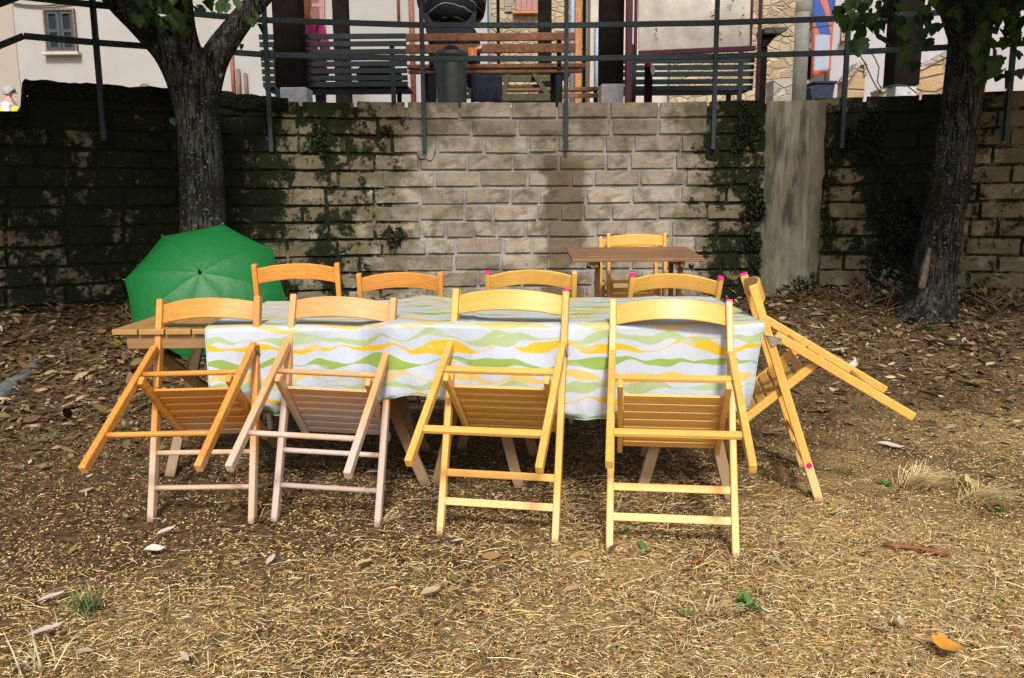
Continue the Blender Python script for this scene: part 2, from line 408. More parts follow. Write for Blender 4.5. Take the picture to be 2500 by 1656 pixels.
def soil():
    t = NT('soil'); p = t.pos(); x, y, z = t.xyz(p)
    a = t.noise(1.1, p, 4); b = t.noise(38, p, 5, .75); c_ = t.noise(160, p, 3, .7)
    col = t.mix(t.ramp(b, .35, .68), (.020,.012,.006), (.19,.112,.048))
    col = t.mix(t.math('MULTIPLY', t.ramp(c_, .52, .75), .6), col, (.40,.28,.15))
    dry = t.ramp(t.math('ADD', t.math('MULTIPLY', t.math('SUBTRACT', 3.4, y), .13), t.math('ADD', t.math('MULTIPLY', a, .8), t.math('MULTIPLY', x, .09))), .40, .70)  # less straw toward wall and left; also puts the light's falloff into colour
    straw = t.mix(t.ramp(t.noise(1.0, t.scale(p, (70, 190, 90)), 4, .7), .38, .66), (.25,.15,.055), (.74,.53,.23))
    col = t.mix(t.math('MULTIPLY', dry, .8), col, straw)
    ash = t.ramp(t.noise(1.7, t.scale(p, (1, 1.8, 1)), 4), .66, .74)
    col = t.mix(t.math('MULTIPLY', ash, .45), col, (.22,.18,.15))
    t.bump(t.math('ADD', b, t.math('MULTIPLY', c_, .5)), .9, .02)
    return t.out(col, .95, .12)
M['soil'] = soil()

# ================================================================== ground and terrace
gx = np.concatenate([-np.geomspace(90, 6.3, 16), np.arange(-6, 6.01, .05), np.geomspace(6.3, 90, 16)])
gy = np.concatenate([-np.geomspace(90, .6, 16), np.arange(0, 8.3, .05), np.geomspace(8.6, 90, 12)])
GX, GY = np.meshgrid(gx, gy)
GZ = zg_np(GX.ravel(), GY.ravel())
nz_ = np.array([mnoise.noise((a*9, b*9, 0))*.010 + mnoise.noise((a*28, b*28, 3))*.005 if abs(a) < 6.1 and 0 <= b < 8.3 else 0 for a, b in zip(GX.ravel(), GY.ravel())])
V = np.stack([GX.ravel(), GY.ravel(), GZ + nz_], 1)
nx = len(gx); ii = (np.arange(len(gy)-1)[:,None]*nx + np.arange(nx-1)[None]).ravel()
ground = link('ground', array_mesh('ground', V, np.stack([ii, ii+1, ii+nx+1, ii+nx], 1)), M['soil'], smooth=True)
tag(ground, kind='structure', label='bare brown earth strewn with straw in front of the wall')

mb = MB(); n = len(WC)
M['paving'] = plain('terrace_paving', (.24,.22,.19), .9, .25, 4, .3, .01)
mb.v = [(p.x, p.y+.22 if p.x > -3.72 else 8.4, TZ) for p in WC] + [(p.x*8, 80, TZ) for p in WC]
mb.f = [(i, i+1, n+i+1, n+i) for i in range(n-1)]
tag(mb.build('terrace', M['paving']), kind='structure', label='paved terrace above the retaining wall')

# ================================================================== retaining wall
wall = empty('retaining_wall', (0, 7.6, zg(0, 7.6)))
tag(wall, 'long retaining wall of weathered tan tufa blocks blackened by moss at both ends', 'wall')
OFF = Vector(wall.location)
def wchild(o): o.parent = wall; o.matrix_parent_inverse = Matrix.Translation(-OFF); return o
core = MB(); P = []
def wn(s):
    p, tg = wall_s(s); return p, tg, Vector((tg.y, -tg.x))       # point, tangent, outward normal (to the camera)
N = 130; TOT = WS[-1]
SLX = at(66, 240, 6.5).x; SL = s_of_x(SLX)                                    # the wall steps down one course left of here
for k in range(N+1):
    s = TOT*k/N; p, tg, nr = wn(s)
    top = WT-.05 if s > SL else WT-.225
    f = p - nr*.019; b = p - nr*.30
    P += [(f.x, f.y, -.3), (f.x, f.y, top), (b.x, b.y, top), (b.x, b.y, -.3)]
core.v = P
for k in range(N):
    for j in range(3): core.f.append((k*4+j, k*4+j+1, (k+1)*4+j+1, (k+1)*4+j))
wchild(core.build('mortar', M['mortar']))

def brick_mesh(i):
    r = random.Random(i); L, H = .40, .131; us = [0,.018,.17,.34,.5,.66,.83,.982,1]; vz = [0,.05,.35,.65,.95,1]; nx, nz = len(us), len(vz); m = MB(); idx = {}
    c = [r.uniform(.004, .026) for _ in range(4)]
    for a in range(nx):
        for b in range(nz):
            u = us[a]; v = vz[b]; x = (u-.5)*L; z = (v-.5)*H
            ed = min(min(u, 1-u)*L, min(v, 1-v)*H)
            y = r.uniform(-.0025, .0025) + (.007 if ed < .001 else 0) + (.012*r.random() if r.random() < .05 else 0)
            if a in (0, nx-1): x += r.uniform(-.005, .003)*(1 if a else -1)
            if b in (0, nz-1): z += r.uniform(-.005, .002)*(1 if b else -1)
            if a in (0, nx-1) and b in (0, nz-1):
                q = c[(a > 0)*2 + (b > 0)]; x -= math.copysign(q*.32, x); z -= math.copysign(q*.22, z); y += .002
            elif a in (1, nx-2) and b not in (0, nz-1): y -= .0
            idx[a, b] = len(m.v); m.v.append((x, y, z))
    for a in range(nx-1):
        for b in range(nz-1): m.f.append((idx[a,b], idx[a+1,b], idx[a+1,b+1], idx[a,b+1]))
    ring = [idx[a,0] for a in range(nx)] + [idx[nx-1,b] for b in range(1,nz)] + [idx[a,nz-1] for a in range(nx-2,-1,-1)] + [idx[0,b] for b in range(nz-2,0,-1)]
    n0 = len(m.v)
    for q in ring: x, y, z = m.v[q]; m.v.append((x*.985, .08, z*.97))
    k = len(ring)
    for j in range(k): m.f.append((ring[j], n0+j, n0+(j+1)%k, ring[(j+1)%k]))
    me = m.mesh('brick'); me.materials.append(M['brick']); return me
BM = [brick_mesh(i) for i in range(10)]
PIL0, PIL1 = at(1866, 500, 7.5).x, at(2008, 500, 7.45).x
CH = .1535
XL, XR = s_of_x(-4.75), s_of_x(4.85)
count = 0
for r_ in range(13):
    zc = WT - CH*(r_+.5); s = XL + random.uniform(-.3, 0)
    while s < XR:
        L = random.choice([.39,.40,.41,.40,.38,.42,.24,.19]) if r_ else random.choice([.42,.43,.40,.45])
        j = random.uniform(.018, .030)
        p, tg, nr = wn(s+L/2)
        if not (PIL0+.04 < p.x < PIL1-.04) and not (r_ < 2 and s < SL) and zc > zg(p.x, p.y) - .05:
            o = bpy.data.objects.new('brick', random.choice(BM)); COL.objects.link(o)
            o.location = (p.x + nr.x*random.uniform(0, .006), p.y + nr.y*random.uniform(0, .006), zc + random.uniform(-.006, .006))
            o.rotation_euler = (random.uniform(-.012, .012), random.uniform(-.010, .010), math.atan2(tg.y, tg.x) + random.uniform(-.015, .015))
            o.scale = (L/.40, 1, random.uniform(.95, 1.04) if r_ else random.uniform(1.0, 1.08)); wchild(o); count += 1
        s += L + j
print('bricks', count)
# rendered pilaster on the right
mb = MB(); a0, a1 = PIL0, PIL1; nxp, nzp = 14, 40
for b in range(nzp+1):
    for a in range(nxp+1):
        z = lerp(-.05, WT-.03, b/nzp); x = lerp(a0 - .015*(1-b/nzp), a1 + .01, a/nxp)
        if a in (0, nxp): x += mnoise.noise((z*5, a, 1))*.035 + mnoise.noise((z*17, a, 4))*.012
        mb.v.append((x, wall_y(x) - .045 + (.05 if a in (0, nxp) else 0) + mnoise.noise((x*6, 0, z*4))*.012 + mnoise.noise((x*1.5, 5, z*1.2))*.02, z))
for b in range(nzp):
    for a in range(nxp): q = b*(nxp+1)+a; mb.f.append((q, q+1, q+nxp+2, q+nxp+1))
t = NT('old_render'); p = t.pos()
c = t.mix(t.ramp(t.noise(3, t.scale(p, (2.5, 1, .7)), 5), .35, .68), (.22,.20,.15), (.10,.092,.055))
c = t.mix(t.math('MULTIPLY', t.ramp(t.noise(1, t.scale(p, (11, 1, .9)), 4), .56, .70), .5), c, (.36,.33,.28))
c = t.mix(t.math('MULTIPLY', t.ramp(t.noise(1, t.scale(p, (8, 1, 1.6)), 5), .55, .66), .75), c, (.045,.05,.04))
t.bump(t.noise(40, p, 5, .7), .5, .01); M['render'] = t.out(c, .95, .15)
wchild(mb.build('pilaster', M['render'], smooth=True))
mc = MB(); sE = s_of_x(-1.95); nk = 90
for k in range(nk+1):
    s_ = lerp(s_of_x(-4.9), sE, k/nk); p, tg, nr = wn(s_); up_ = (.055 if s_ > SL else -.155)*1.0; e_ = sstep(sE, sE-.5, s_) if s_ > SL else 1
    if s_ < SL: h_ = WT-.19
    else: h_ = WT + .012 + .045*e_
    h_ += .016*mnoise.noise((s_*7, 0, 0)) + .008*mnoise.noise((s_*22, 1, 0))
    for (o_, z_) in ((.022, h_-.13), (.030, h_-.05), (.012, h_-.006), (-.06, h_+.004), (-.2, h_), (-.31, h_-.06)):
        q_ = p + nr*(o_ + .010*mnoise.noise((s_*9, z_*9, 2))); mc.v.append((q_.x, q_.y, z_ + .012*mnoise.noise((s_*11, o_*30, 5))))
for k in range(nk):
    for j_ in range(5): mc.f.append((k*6+j_, k*6+j_+1, (k+1)*6+j_+1, (k+1)*6+j_))
t = NT('moss_cap'); p_ = t.pos(); nn_ = t.noise(45, p_, 4, .7); t.bump(nn_, 1.0, .02); M['mosscap'] = t.out(t.mix(t.ramp(nn_, .4, .65), (.004,.005,.003), (.022,.024,.010)), 1.0, .05)
wchild(mc.build('moss_cap', M['mosscap'], smooth=True))
# mortar patches where the rail posts are let into the wall
RPX = [(262, 345), (667, 372), (1038, 372), (1381, 370), (1737, 366), (2049, 364), (2446, 345)]
def wall_hit(px, py):
    d = ray(px, py); lo, hi = 3.0, 10.0
    for _ in range(40):
        m_ = (lo+hi)/2; q = Vector((0, 0, CAM_H)) + d*(m_/d.y)
        if q.y < wall_y(q.x): lo = m_
        else: hi = m_
    return q
for i in (2, 4, 5):
    q = wall_hit(*RPX[i]); mb = MB(); prof = []
    for k in range(28):
        a = 2*math.pi*k/28; rr = .08*(1+.2*math.sin(a*2+i)+.1*math.sin(a*5)); prof.append((q.x+rr*math.cos(a), wall_y(q.x)-.011, q.z+.03+rr*1.5*math.sin(a)))
    mb.prism(prof, (0, .05, 0)); wchild(mb.build('mortar_patch', M['mortar'], bevel=.008))

# moss cushions and small ferns growing out of the joints
LF = np.array([[0,0,0],[.45,-.28,.05],[1,0,-.05],[.45,.28,.05]]); LFF = np.array([[0,1,2],[0,2,3]])
def moss_amount(x):
    st = [(-6,.5),(-3.3,.54),(-2.55,.66),(-2.2,.45),(-1.95,.3),(-1.72,.45),(-1.5,.3),(-1.2,.1),(-.9,.0),(1.7,.0),(1.95,.5),(2.2,.7),(2.75,.45),(3.0,.45),(3.3,.7),(3.7,.65),(3.95,.36),(5,.3)]
    return np.interp(x, [a for a,_ in st], [b for _,b in st])
n = 30000; x = rng.uniform(-4.6, 4.7, n); zc = rng.uniform(.15, WT+.02, n)
nv = np.array([mnoise.noise((a*2.4, 0, b*2.4))*.5+.5 + mnoise.noise((a*9, 4, b*9))*.25 for a, b in zip(x, zc)])
keep = ~((x < SLX) & (zc > 1.86)) & (nv + rng.uniform(-.12, .12, n) < moss_amount(x)*.66) & ~((x > PIL0-.02) & (x < PIL1+.02))
row = np.abs(((WT - zc)/CH) % 1.0 - .5); keep &= (rng.random(n) < .25 + 1.5*(row > .38))
x, zc = x[keep], zc[keep]; k = len(x)
pos = np.stack([x, np.interp(x, WYX, WYY) - rng.uniform(.0, .02, k), zc], 1)
Rm = rotmats(rng.uniform(-2.6, -.5, k), rng.uniform(-.5, .9, k), rng.uniform(-1, 1, k))
moss = scatter('moss', LF, LFF, pos, Rm, rng.uniform(.012, .034, k), pick([(.010,.014,.006),(.016,.022,.008),(.03,.035,.012),(.006,.008,.005)], k), M['moss'])
wchild(moss); tag(moss, kind='stuff')

# ================================================================== railing
railing = empty('railing', (0, 7.58, 1.66)); tag(railing, 'dark teal steel railing of square tubes fixed to the wall face', 'railing')
ROFF = Vector(railing.location)
def rchild(o): o.parent = railing; o.matrix_parent_inverse = Matrix.Translation(-ROFF); return o
posts = []
for i, (px, py) in enumerate(RPX):
    q = wall_hit(px, py); y = wall_y(q.x) - .045
    posts.append((q.x, y, q.z)); mb = MB(); mb.box((q.x, y, (q.z+3.05)/2), (.038, .038, 3.05-q.z)); rchild(mb.build('post', M['rail'], bevel=.003))
def railz(z, x0, x1, name='rail'):
    xs = [x0] + [p[0] for p in posts if x0 < p[0] < x1] + [x1]
    for a, b in zip(xs[:-1], xs[1:]):
        A = Vector((a, wall_y(a)-.045+.034, z)); B = Vector((b, wall_y(b)-.045+.034, z))
        d = (B-A).normalized()*.002; mb = MB(); mb.bar(A+d, B-d, .028, .046); rchild(mb.build(name, M['rail'], bevel=.003))
x0 = at(58, 84, wall_y(-3.7)).x
railz(2.47, x0, 4.75); railz(2.755, x0, 4.75)
for z in (2.47, 2.755):                                             # stair handrail going down on the left
    mb = MB(); A = Vector((x0, wall_y(x0)-.011, z)); B = A + Vector((-1.1, -.95, -.78)); mb.bar(A, B, .028, .046); rchild(mb.build('handrail', M['rail'], bevel=.003))

# ================================================================== houses behind the terrace
def window_shutter(parent, x0, x1, z0, z1, y, frame, leaf, sill=None):
    off = Vector(parent.location); wd = .03
    mb = MB(); yc = y - .03
    for (ax, bx, az, bz) in ((x0-wd, x0, z0-wd, z1+wd), (x1, x1+wd, z0-wd, z1+wd), (x0, x1, z1, z1+wd), (x0, x1, z0-wd, z0)):
        mb.box(((ax+bx)/2-off.x, yc-off.y, (az+bz)/2-off.z), (bx-ax, .08, bz-az))
    wo = mb.build('window', frame, parent)
    xm = (x0+x1)/2
    for (a, b) in ((x0+.004, xm-.006), (xm+.006, x1-.004)):
        mb = MB(); st = .06
        for (ax, bx, az, bz) in ((a, a+st, z0, z1), (b-st, b, z0, z1), (a+st, b-st, z1-st, z1), (a+st, b-st, z0, z0+st), (a+st, b-st, (z0+z1)/2-.03, (z0+z1)/2+.03)):
            mb.box(((ax+bx)/2-off.x, y-.025-off.y, (az+bz)/2-off.z), (bx-ax, .045, bz-az))
        sh = mb.build('shutter', leaf, wo)
        mb = MB(); k = int((z1-z0-2*st)/.055)
        for i in range(k):
            zz = z0+st+.03+i*.055; mb.box(((a+b)/2-off.x, y-.022-off.y, zz-off.z), (b-a-2*st, .008, .05), (.5, 0, 0))
        mb.build('shutter_slats', leaf, wo)
    mb = MB(); mb.box((xm-off.x, y-.001-off.y, (z0+z1)/2-off.z), (x1-x0, .004, z1-z0)); mb.build('shutter_back', leaf, wo)
    if sill:
        mb = MB(); mb.box((xm-off.x, y-.07-off.y, z0-wd-.03-off.z), (x1-x0+.16, .16, .05)); mb.build('sill', sill, wo)
    return wo
HY = 16.0
def wallbox(name, parent, m, x0, x1, z0, z1, y, depth=.3):
    off = Vector(parent.location); mb = MB(); mb.box(((x0+x1)/2-off.x, y+depth/2-off.y, (z0+z1)/2-off.z), (x1-x0, depth, z1-z0)); return mb.build(name, m, parent)
hx0, hx1 = at(50, 200, HY).x, at(1190, 100, HY).x
house = empty('cream_house', ((hx0+hx1)/2, HY, TZ)); tag(house, 'large cream rendered house with dark slatted shutters and rusty drainpipes', 'house')
wallbox('wall', house, M['cream'], hx0, hx1, TZ-.5, 10.5, HY, 6)
mb = MB(); h0 = Vector(house.location)
mb.prism([(hx0-.02-h0.x, HY+.02-h0.y, -.5), (hx0-.02-h0.x, HY+6-h0.y, -.5), (hx0-3.2-h0.x, HY+6-h0.y, -.5), (hx0-3.2-h0.x, HY+1.6-h0.y, -.5)], (0, 0, 9)); mb.build('side_wing', M['tanwall'], house)
mb = MB(); mb.prism([(hx0-h0.x-.4, HY-.5-h0.y, 8.4), (hx1-h0.x+.4, HY-.5-h0.y, 8.4), (hx1-h0.x+.4, HY+3-h0.y, 10), (hx0-h0.x-.4, HY+3-h0.y, 10)], (0, 0, .12)); mb.build('roof', M['rust'], house)
a = at(121, 125, HY); b = at(180, 27, HY); window_shutter(house, a.x, b.x, a.z, b.z, HY, M['copper'], M['shutter'], M['pillar'])
a = at(748, 88, HY); b = at(786, -60, HY); window_shutter(house, a.x-.25, b.x, a.z, b.z, HY, M['rosewood'], M['rosewood'])
def hpipe(parent, px, y0, y1, Y, r, m, name='drainpipe'):
    off = Vector(parent.location); a = at(px, y0, Y) ; b = at(px, y1, Y); mb = MB(); 
    mb.tube([(a.x-off.x, Y-r-.02-off.y, b.z-off.z), (a.x-off.x, Y-r-.02-off.y, a.z-off.z)], r, 10); return mb.build(name, m, parent, True)
hpipe(house, 566, 115, 260, HY, .035, M['rust']); hpipe(house, 583, 170, 260, HY, .04, M['copper']); hpipe(house, 601, 180, 260, HY, .035, M['copper'])
hpipe(house, 969, -140, 58, HY, .028, M['rust']); hpipe(house, 1001, -140, 260, HY, .05, M['rust'])
q = at(356, 218, HY); mb = MB(); mb.lathe((0,0,0), [(.06,0),(.10,.01),(.10,.05),(.05,.09)], 16)
v = mb.build('vent_cap', M['copper'], house, True); v.location = (q.x-h0.x, -.01, q.z-h0.z); v.rotation_euler = (R(90), 0, 0)
mb = MB(); mb.tube([at(356+i*4, 218+3*math.sin(i*.7), HY-.02)-h0 for i in range(8)], .008, 5); mb.build('vent_wire', M['cable'], house)
mb = MB(); mb.tube([at(30+i*20, 8+6*math.sin(i*.5)+i*.2, HY-.04)-h0 for i in range(22)], .018, 5); mb.build('wall_cable', M['cable'], house)
# stone house in the middle
SY = 18.0
sx0, sx1 = at(1192, 100, SY).x, at(1440, 100, SY).x
sh = empty('stone_house', ((sx0+sx1)/2, SY, TZ)); tag(sh, 'rough tan rubble stone house with boarded window behind the pergola', 'house')
wallbox('wall', sh, M['rubble'], sx0-.4, sx1, TZ-.5, 9, SY, 4)
def on(px0, py0, px1, py1, Y): a = at(px0, py1, Y); b = at(px1, py0, Y); return a.x, b.x, a.z, b.z
h1 = Vector(sh.location)
def flat(name, parent, m, box, Y, d=.06):
    x0, x1, z0, z1 = box; off = Vector(parent.location); mb = MB(); mb.box(((x0+x1)/2-off.x, Y-d/2-off.y, (z0+z1)/2-off.z), (x1-x0, d, z1-z0)); return mb.build(name, m, parent, bevel=.006)
bw = flat('boarded_window', sh, M['rosewood'], on(1258, -90, 1312, 30, SY), SY, .03)
for k in range(4): flat('board', sh, M['rosewood'], on(1260+k*13, -90, 1271+k*13, 28, SY), SY-.03, .03)
flat('sill', sh, M['orangewood'], on(1252, 31, 1316, 37, SY), SY, .16)
flat('corner_board', sh, M['oldgreen'], on(1178, -140, 1189, 260, SY), SY-.1, .05)
flat('quoin', sh, M['rubblegrey'], on(1232, -100, 1250, 30, SY), SY, .05)
hpipe(sh, 1192, -140, 260, SY-.15, .04, M['bluepaint']); hpipe(sh, 1398, -140, 260, SY, .05, M['bluepaint'])
flat('door', sh, M['orangewood'], on(1403, -80, 1420, 260, SY), SY, .05)
flat('door_frame', sh, M['darkwood'], on(1421, -80, 1430, 260, SY), SY, .08)
hpipe(sh, 1437, -140, 260, SY-.1, .05, M['pillar'])
# pale rendered house behind the second pergola post
px0, px1 = at(1442, 0, SY-.8).x, at(1700, 0, SY-.8).x
ph = empty('pale_house', ((px0+px1)/2, SY-.8, TZ)); tag(ph, 'pale patchy rendered house wall beside the dark pergola post', 'house')
wallbox('wall', ph, M['pillar'], px0, px1, TZ-.5, 9, SY-.8, 3)
hpipe(ph, 1459, 60, 260, SY-.8, .06, M['bluepaint'])
# right stone house with arched door
AY = 17.0
ax0, ax1 = at(1640, 0, AY).x, at(2036, 0, AY).x
ah = empty('arched_door_house', ((ax0+ax1)/2, AY, TZ)); tag(ah, 'warm stone house with arched doorway and small blue window', 'house')
wallbox('wall', ah, M['rubble'], ax0, ax1, TZ-.5, 9, AY, 3)
fx = flat('window', ah, M['pillar'], on(1972, -100, 2003, 44, AY), AY, .05); flat('pane', ah, M['glass'], on(1976, -100, 2000, 38, AY), AY-.05, .02)
flat('sill', ah, M['orangewood'], on(1970, 45, 2004, 51, AY), AY, .14)
c = at(2002, 150, AY); r_o, r_i = .42, .30; aoff = Vector(ah.location)
arch = []; 
for k in range(9):
    a0_, a1_ = math.pi*k/9, math.pi*(k+1)/9; mb = MB()
    mb.prism([(c.x+r*math.cos(a)-aoff.x, AY-.10-aoff.y, c.z+r*math.sin(a)-aoff.z) for r, a in ((r_i, a0_+.03), (r_o, a0_+.03), (r_o, a1_-.03), (r_i, a1_-.03))], (0, .12, 0)); mb.build('arch_stone', M['pillar'], ah, bevel=.008)
mb = MB(); mb.prism([(c.x-r_i-aoff.x, -.02, -.5)] + [(c.x-r_i*math.cos(math.pi*k/12)-aoff.x, -.02, c.z+r_i*math.sin(math.pi*k/12)-aoff.z) for k in range(13)] + [(c.x+r_i-aoff.x, -.02, -.5)], (0, .04, 0)); mb.build('doorway', M['darkwood'], ah)
flat('door_leaf', ah, M['rosewood'], on(1985, 130, 2003, 200, AY), AY-.03, .03)
lamp = flat('low_wall', ah, M['rubblegrey'], on(1868, 203, 1978, 262, AY-3), AY-3, .4)
# pinkish white house far right, with stone stairs
wx0, wx1 = at(2034, 0, AY-1).x, at(2600, 0, AY-1).x
wh = empty('white_house', ((wx0+wx1)/2, AY-1, TZ)); tag(wh, 'pinkish white rendered house behind the stone staircase', 'house')
wallbox('wall', wh, M['pinkwhite'], wx0, wx1, TZ-.5, 9, AY-1, 3)
flat('window', wh, M['rubblegrey'], on(2050, 55, 2062, 108, AY-1), AY-1, .06); flat('sill', wh, M['orangewood'], on(2046, 99, 2066, 104, AY-1), AY-1.06, .1)
hpipe(wh, 2033, -140, 260, AY-1, .05, M['copper'])
def stairs(name, label, pts, Y, depth, m):
    o = empty(name, (at(*pts[0], Y).x, Y, TZ)); off = Vector(o.location); tag(o, label, 'stairs')
    P = [at(px, py, Y)-off for px, py in pts]; P = [Vector((p.x, 0, p.z)) for p in P]
    mb = MB(); mb.prism([Vector((P[0].x, 0, -.3))] + P + [Vector((P[-1].x, 0, -.3))], (0, depth, 0)); mb.build('parapet', m, o)
    for a, b in zip(P[:-1], P[1:]):
        mb = MB(); mb.bar(a+Vector((0, depth/2, .03)), b+Vector((0, depth/2, .03)), depth+.08, .06); mb.build('coping', M['rubblegrey'], o, bevel=.01)
    return o
stairs('stone_staircase', 'tan stone staircase parapet rising to the right behind the trees', [(2150, 228), (2232, 180), (2330, 128), (2420, 80)], 13.5, .35, M['tufa'])
stairs('side_steps', 'short sloping stone step wall with pale coping left of the dark post', [(2062, 205), (2098, 160), (2112, 160), (2112, 190)], 14.4, .3, M['tufa'])

# ================================================================== things on the terrace
def thing(name, label, cat, loc, group=None, rot=(0,0,0)):
    o = empty(name, loc, rot); return tag(o, label, cat, group)
def pergola_post(px0, px1, pbot, Y, label, base=None):
    a = at((px0+px1)/2, pbot, Y); wd = at(px1, pbot, Y).x - at(px0, pbot, Y).x
    o = thing('pergola_post', label, 'post', (a.x, Y, TZ), 'pergola posts')
    zb = a.z - TZ if base else 0
    mb = MB(); mb.box((0, 0, (zb+3.4)/2), (wd, wd, 3.4-zb)); mb.build('timber', M['darkwood'], o, bevel=.012)
    if base:
        b0, b1 = at(base[0], base[2], Y).x, at(base[1], base[2], Y).x
        mb = MB(); mb.box(((b0+b1)/2-a.x, 0, zb/2), (b1-b0, b1-b0, zb)); mb.build('concrete_base', M['concrete'], o, bevel=.015)
    return o
pergola_post(682, 745, 217, 8.9, 'thick dark timber post on a concrete block beside the slatted teal bench', (693, 757, 247))
pergola_post(1462, 1518, 208, 8.9, 'thick dark timber post on a concrete block between brown bench and notice board', (1464, 1519, 247))
pergola_post(2168, 2230, 212, 8.9, 'thick dark timber post behind hanging leaves near the right tree', (2174, 2226, 228))
pergola_post(823, 858, 240, 14.0, 'thin distant dark timber post above the slatted teal bench')
pergola_post(1314, 1346, 240, 14.0, 'thin distant dark timber post behind right end of brown bench')
pergola_post(1214, 1222, 240, 13.0, 'very slim dark pole behind the brown bench')

def slat_bench(label, px0, px1, ys, Y, seat=True):
    x0, x1 = at(px0, ys[0], Y).x, at(px1, ys[0], Y).x; xm = (x0+x1)/2
    o = thing('slatted_bench', label, 'bench', (xm, Y, TZ), 'dark slatted benches')
    for y in ys:
        z = at(px0, y, Y).z - TZ; mb = MB(); mb.box((0, -.02+.10*(1-z/.9), z), (x1-x0, .022, .055)); mb.build('back_slat', M['benchteal'], o, bevel=.004)
    for sx in (-.40, .40):
        mb = MB(); mb.bar((sx*(x1-x0), .03, .0), (sx*(x1-x0), 0.0, .90), .05, .03, (0,1,0)); mb.build('upright', M['benchteal'], o)
        mb = MB(); mb.bar((sx*(x1-x0), .50, .0), (sx*(x1-x0), .50, .42), .05, .05, (0,1,0)); mb.build('leg', M['benchteal'], o)
    for k in range(4):
        mb = MB(); mb.box((0, .12+k*.12, .42), (x1-x0, .09, .03)); mb.build('seat_slat', M['benchteal'], o, bevel=.004)
    return o
slat_bench('dark teal slatted bench left of the brown plank bench', 634, 992, [92, 110, 129, 143, 158, 175, 192, 207], 9.3)
slat_bench('dark slatted bench standing behind the maroon notice board', 1516, 1842, [150, 166, 182, 200, 216], 9.6)

def tbox(parent, name, m, box, Y, d, bevel=.006):
    x0, x1, z0, z1 = box; off = Vector(parent.location); mb = MB(); mb.box(((x0+x1)/2-off.x, Y+d/2-off.y, (z0+z1)/2-off.z), (x1-x0, d, z1-z0)); return mb.build(name, m, parent, bevel=bevel)
BY = 8.6
q = at(1200, 200, BY)
bench = thing('plank_bench', 'red brown plank bench seen from behind with grey bin in front', 'bench', (q.x, BY, TZ))
tbox(bench, 'back_plank', M['benchbrown'], on(990, 79, 1404, 101, BY), BY, .04)
tbox(bench, 'back_plank', M['benchbrown'], on(990, 105, 1406, 130, BY), BY+.015, .04)
for k in range(3): 
    x0, x1, z0, z1 = on(992+k*3, 152, 1432-k*12, 165, BY); tbox(bench, 'seat_plank', M['benchbrown'], (x0, x1, z0-k*.002, z1), BY+.06+k*.13, .12)
tbox(bench, 'seat_beam', M['benchbrown'], on(994, 166, 1424, 177, BY), BY+.08, .05)
for px in (1052, 1366):
    tbox(bench, 'leg', M['benchteal'], on(px-8, 168, px+9, 262, BY), BY+.10, .05)
    x0, x1, z0, z1 = on(px-6, 76, px+6, 168, BY); tbox(bench, 'back_support', M['benchteal'], (x0, x1, z0, z1), BY+.06, .03)
    x0, x1, z0, z1 = on(px-22, 168, px-8, 262, BY+.35); tbox(bench, 'leg', M['benchteal'], (x0, x1, z0, z1), BY+.35, .05)
pt = thing('picnic_table', 'weathered green brown picnic table with diagonal brace under the brown bench', 'table', (at(1300, 200, 9.9).x, 9.9, TZ))
for k in range(4): tbox(pt, 'top_plank', M['oldgreen'], (pt.location.x-.75, pt.location.x+.45, 2.68, 2.72), 9.9+k*.16, .15)
tbox(pt, 'seat_plank', M['oldgreen'], on(1224, 228, 1362, 247, 9.6), 9.6, .2); tbox(pt, 'rail', M['oldgreen'], on(1224, 183, 1345, 200, 9.8), 9.8, .04); tbox(pt, 'rail', M['oldgreen'], on(1224, 206, 1322, 214, 9.8), 9.8, .04)
off = Vector(pt.location)
for a, b in (((1302, 180), (1345, 245)), ((1240, 180), (1228, 250))):
    mb = MB(); mb.bar(at(*a, 9.75)-off, at(*b, 9.75)-off, .05, .10, (0,1,0)); mb.build('brace', M['oldgreen'], pt)
lb = thing('low_bench', 'low brown plank bench end beside the concrete post base', 'bench', (at(1435, 240, 10).x, 10, TZ))
tbox(lb, 'seat_plank', M['benchbrown'], on(1040, 212, 1462, 224, 10), 10, .14); tbox(lb, 'seat_plank', M['benchbrown'], on(1040, 228, 1462, 242, 10), 9.98, .04)
for px in (1050, 1455): tbox(lb, 'leg', M['benchteal'], on(px-5, 222, px+5, 262, 10), 10.02, .06)
# dustbin
q = at(1103, 247, 8.25); rb = (at(1143, 240, 8.25).x - at(1064, 240, 8.25).x)/2; hb = at(1103, 137, 8.25).z - TZ
o = thing('dustbin', 'grey green plastic dustbin with rim in front of the brown bench', 'bin', (q.x, 8.25, TZ))
mb = MB(); mb.lathe((0,0,0), [(rb*.86,0),(rb*.90,.02),(rb,hb-.04),(rb,hb)], 28); mb.build('body', M['bin'], o, True)
mb = MB(); mb.lathe((0,0,0), [(rb*1.08,hb-.015),(rb*1.10,hb),(rb*1.10,hb+.022),(rb*1.02,hb+.036),(rb*.9,hb+.036)], 28); mb.build('rim', M['bin'], o, True)
mb = MB()
for k in range(7):
    a = k*.9; mb.tube([(0,0,hb+.02),(.05*math.cos(a),.05*math.sin(a),hb+.07),(.09*math.cos(a+.3),.09*math.sin(a+.3),hb+.05)], [.035,.028,.012], 7)
mb.build('bin_bag', M['blackbag'], o, True)
o = thing('paper_packet', 'small orange card packet on the brown bench beside the dustbin', 'packet', at(1154, 139, 8.55))
mb = MB(); mb.box((0, 0, .042), (.086, .05, .085)); mb.build('carton', M['orangebox'], o, bevel=.004); mb = MB(); mb.box((-.004, -.0265, .03), (.014, .003, .045)); mb.build('print', M['paper'], o)
mb = MB(); mb.prism([(.02,.03,.08),(.10,.03,.13),(.085,.03,.085)], (0,.004,0)); mb.build('flap', M['paper'], o)
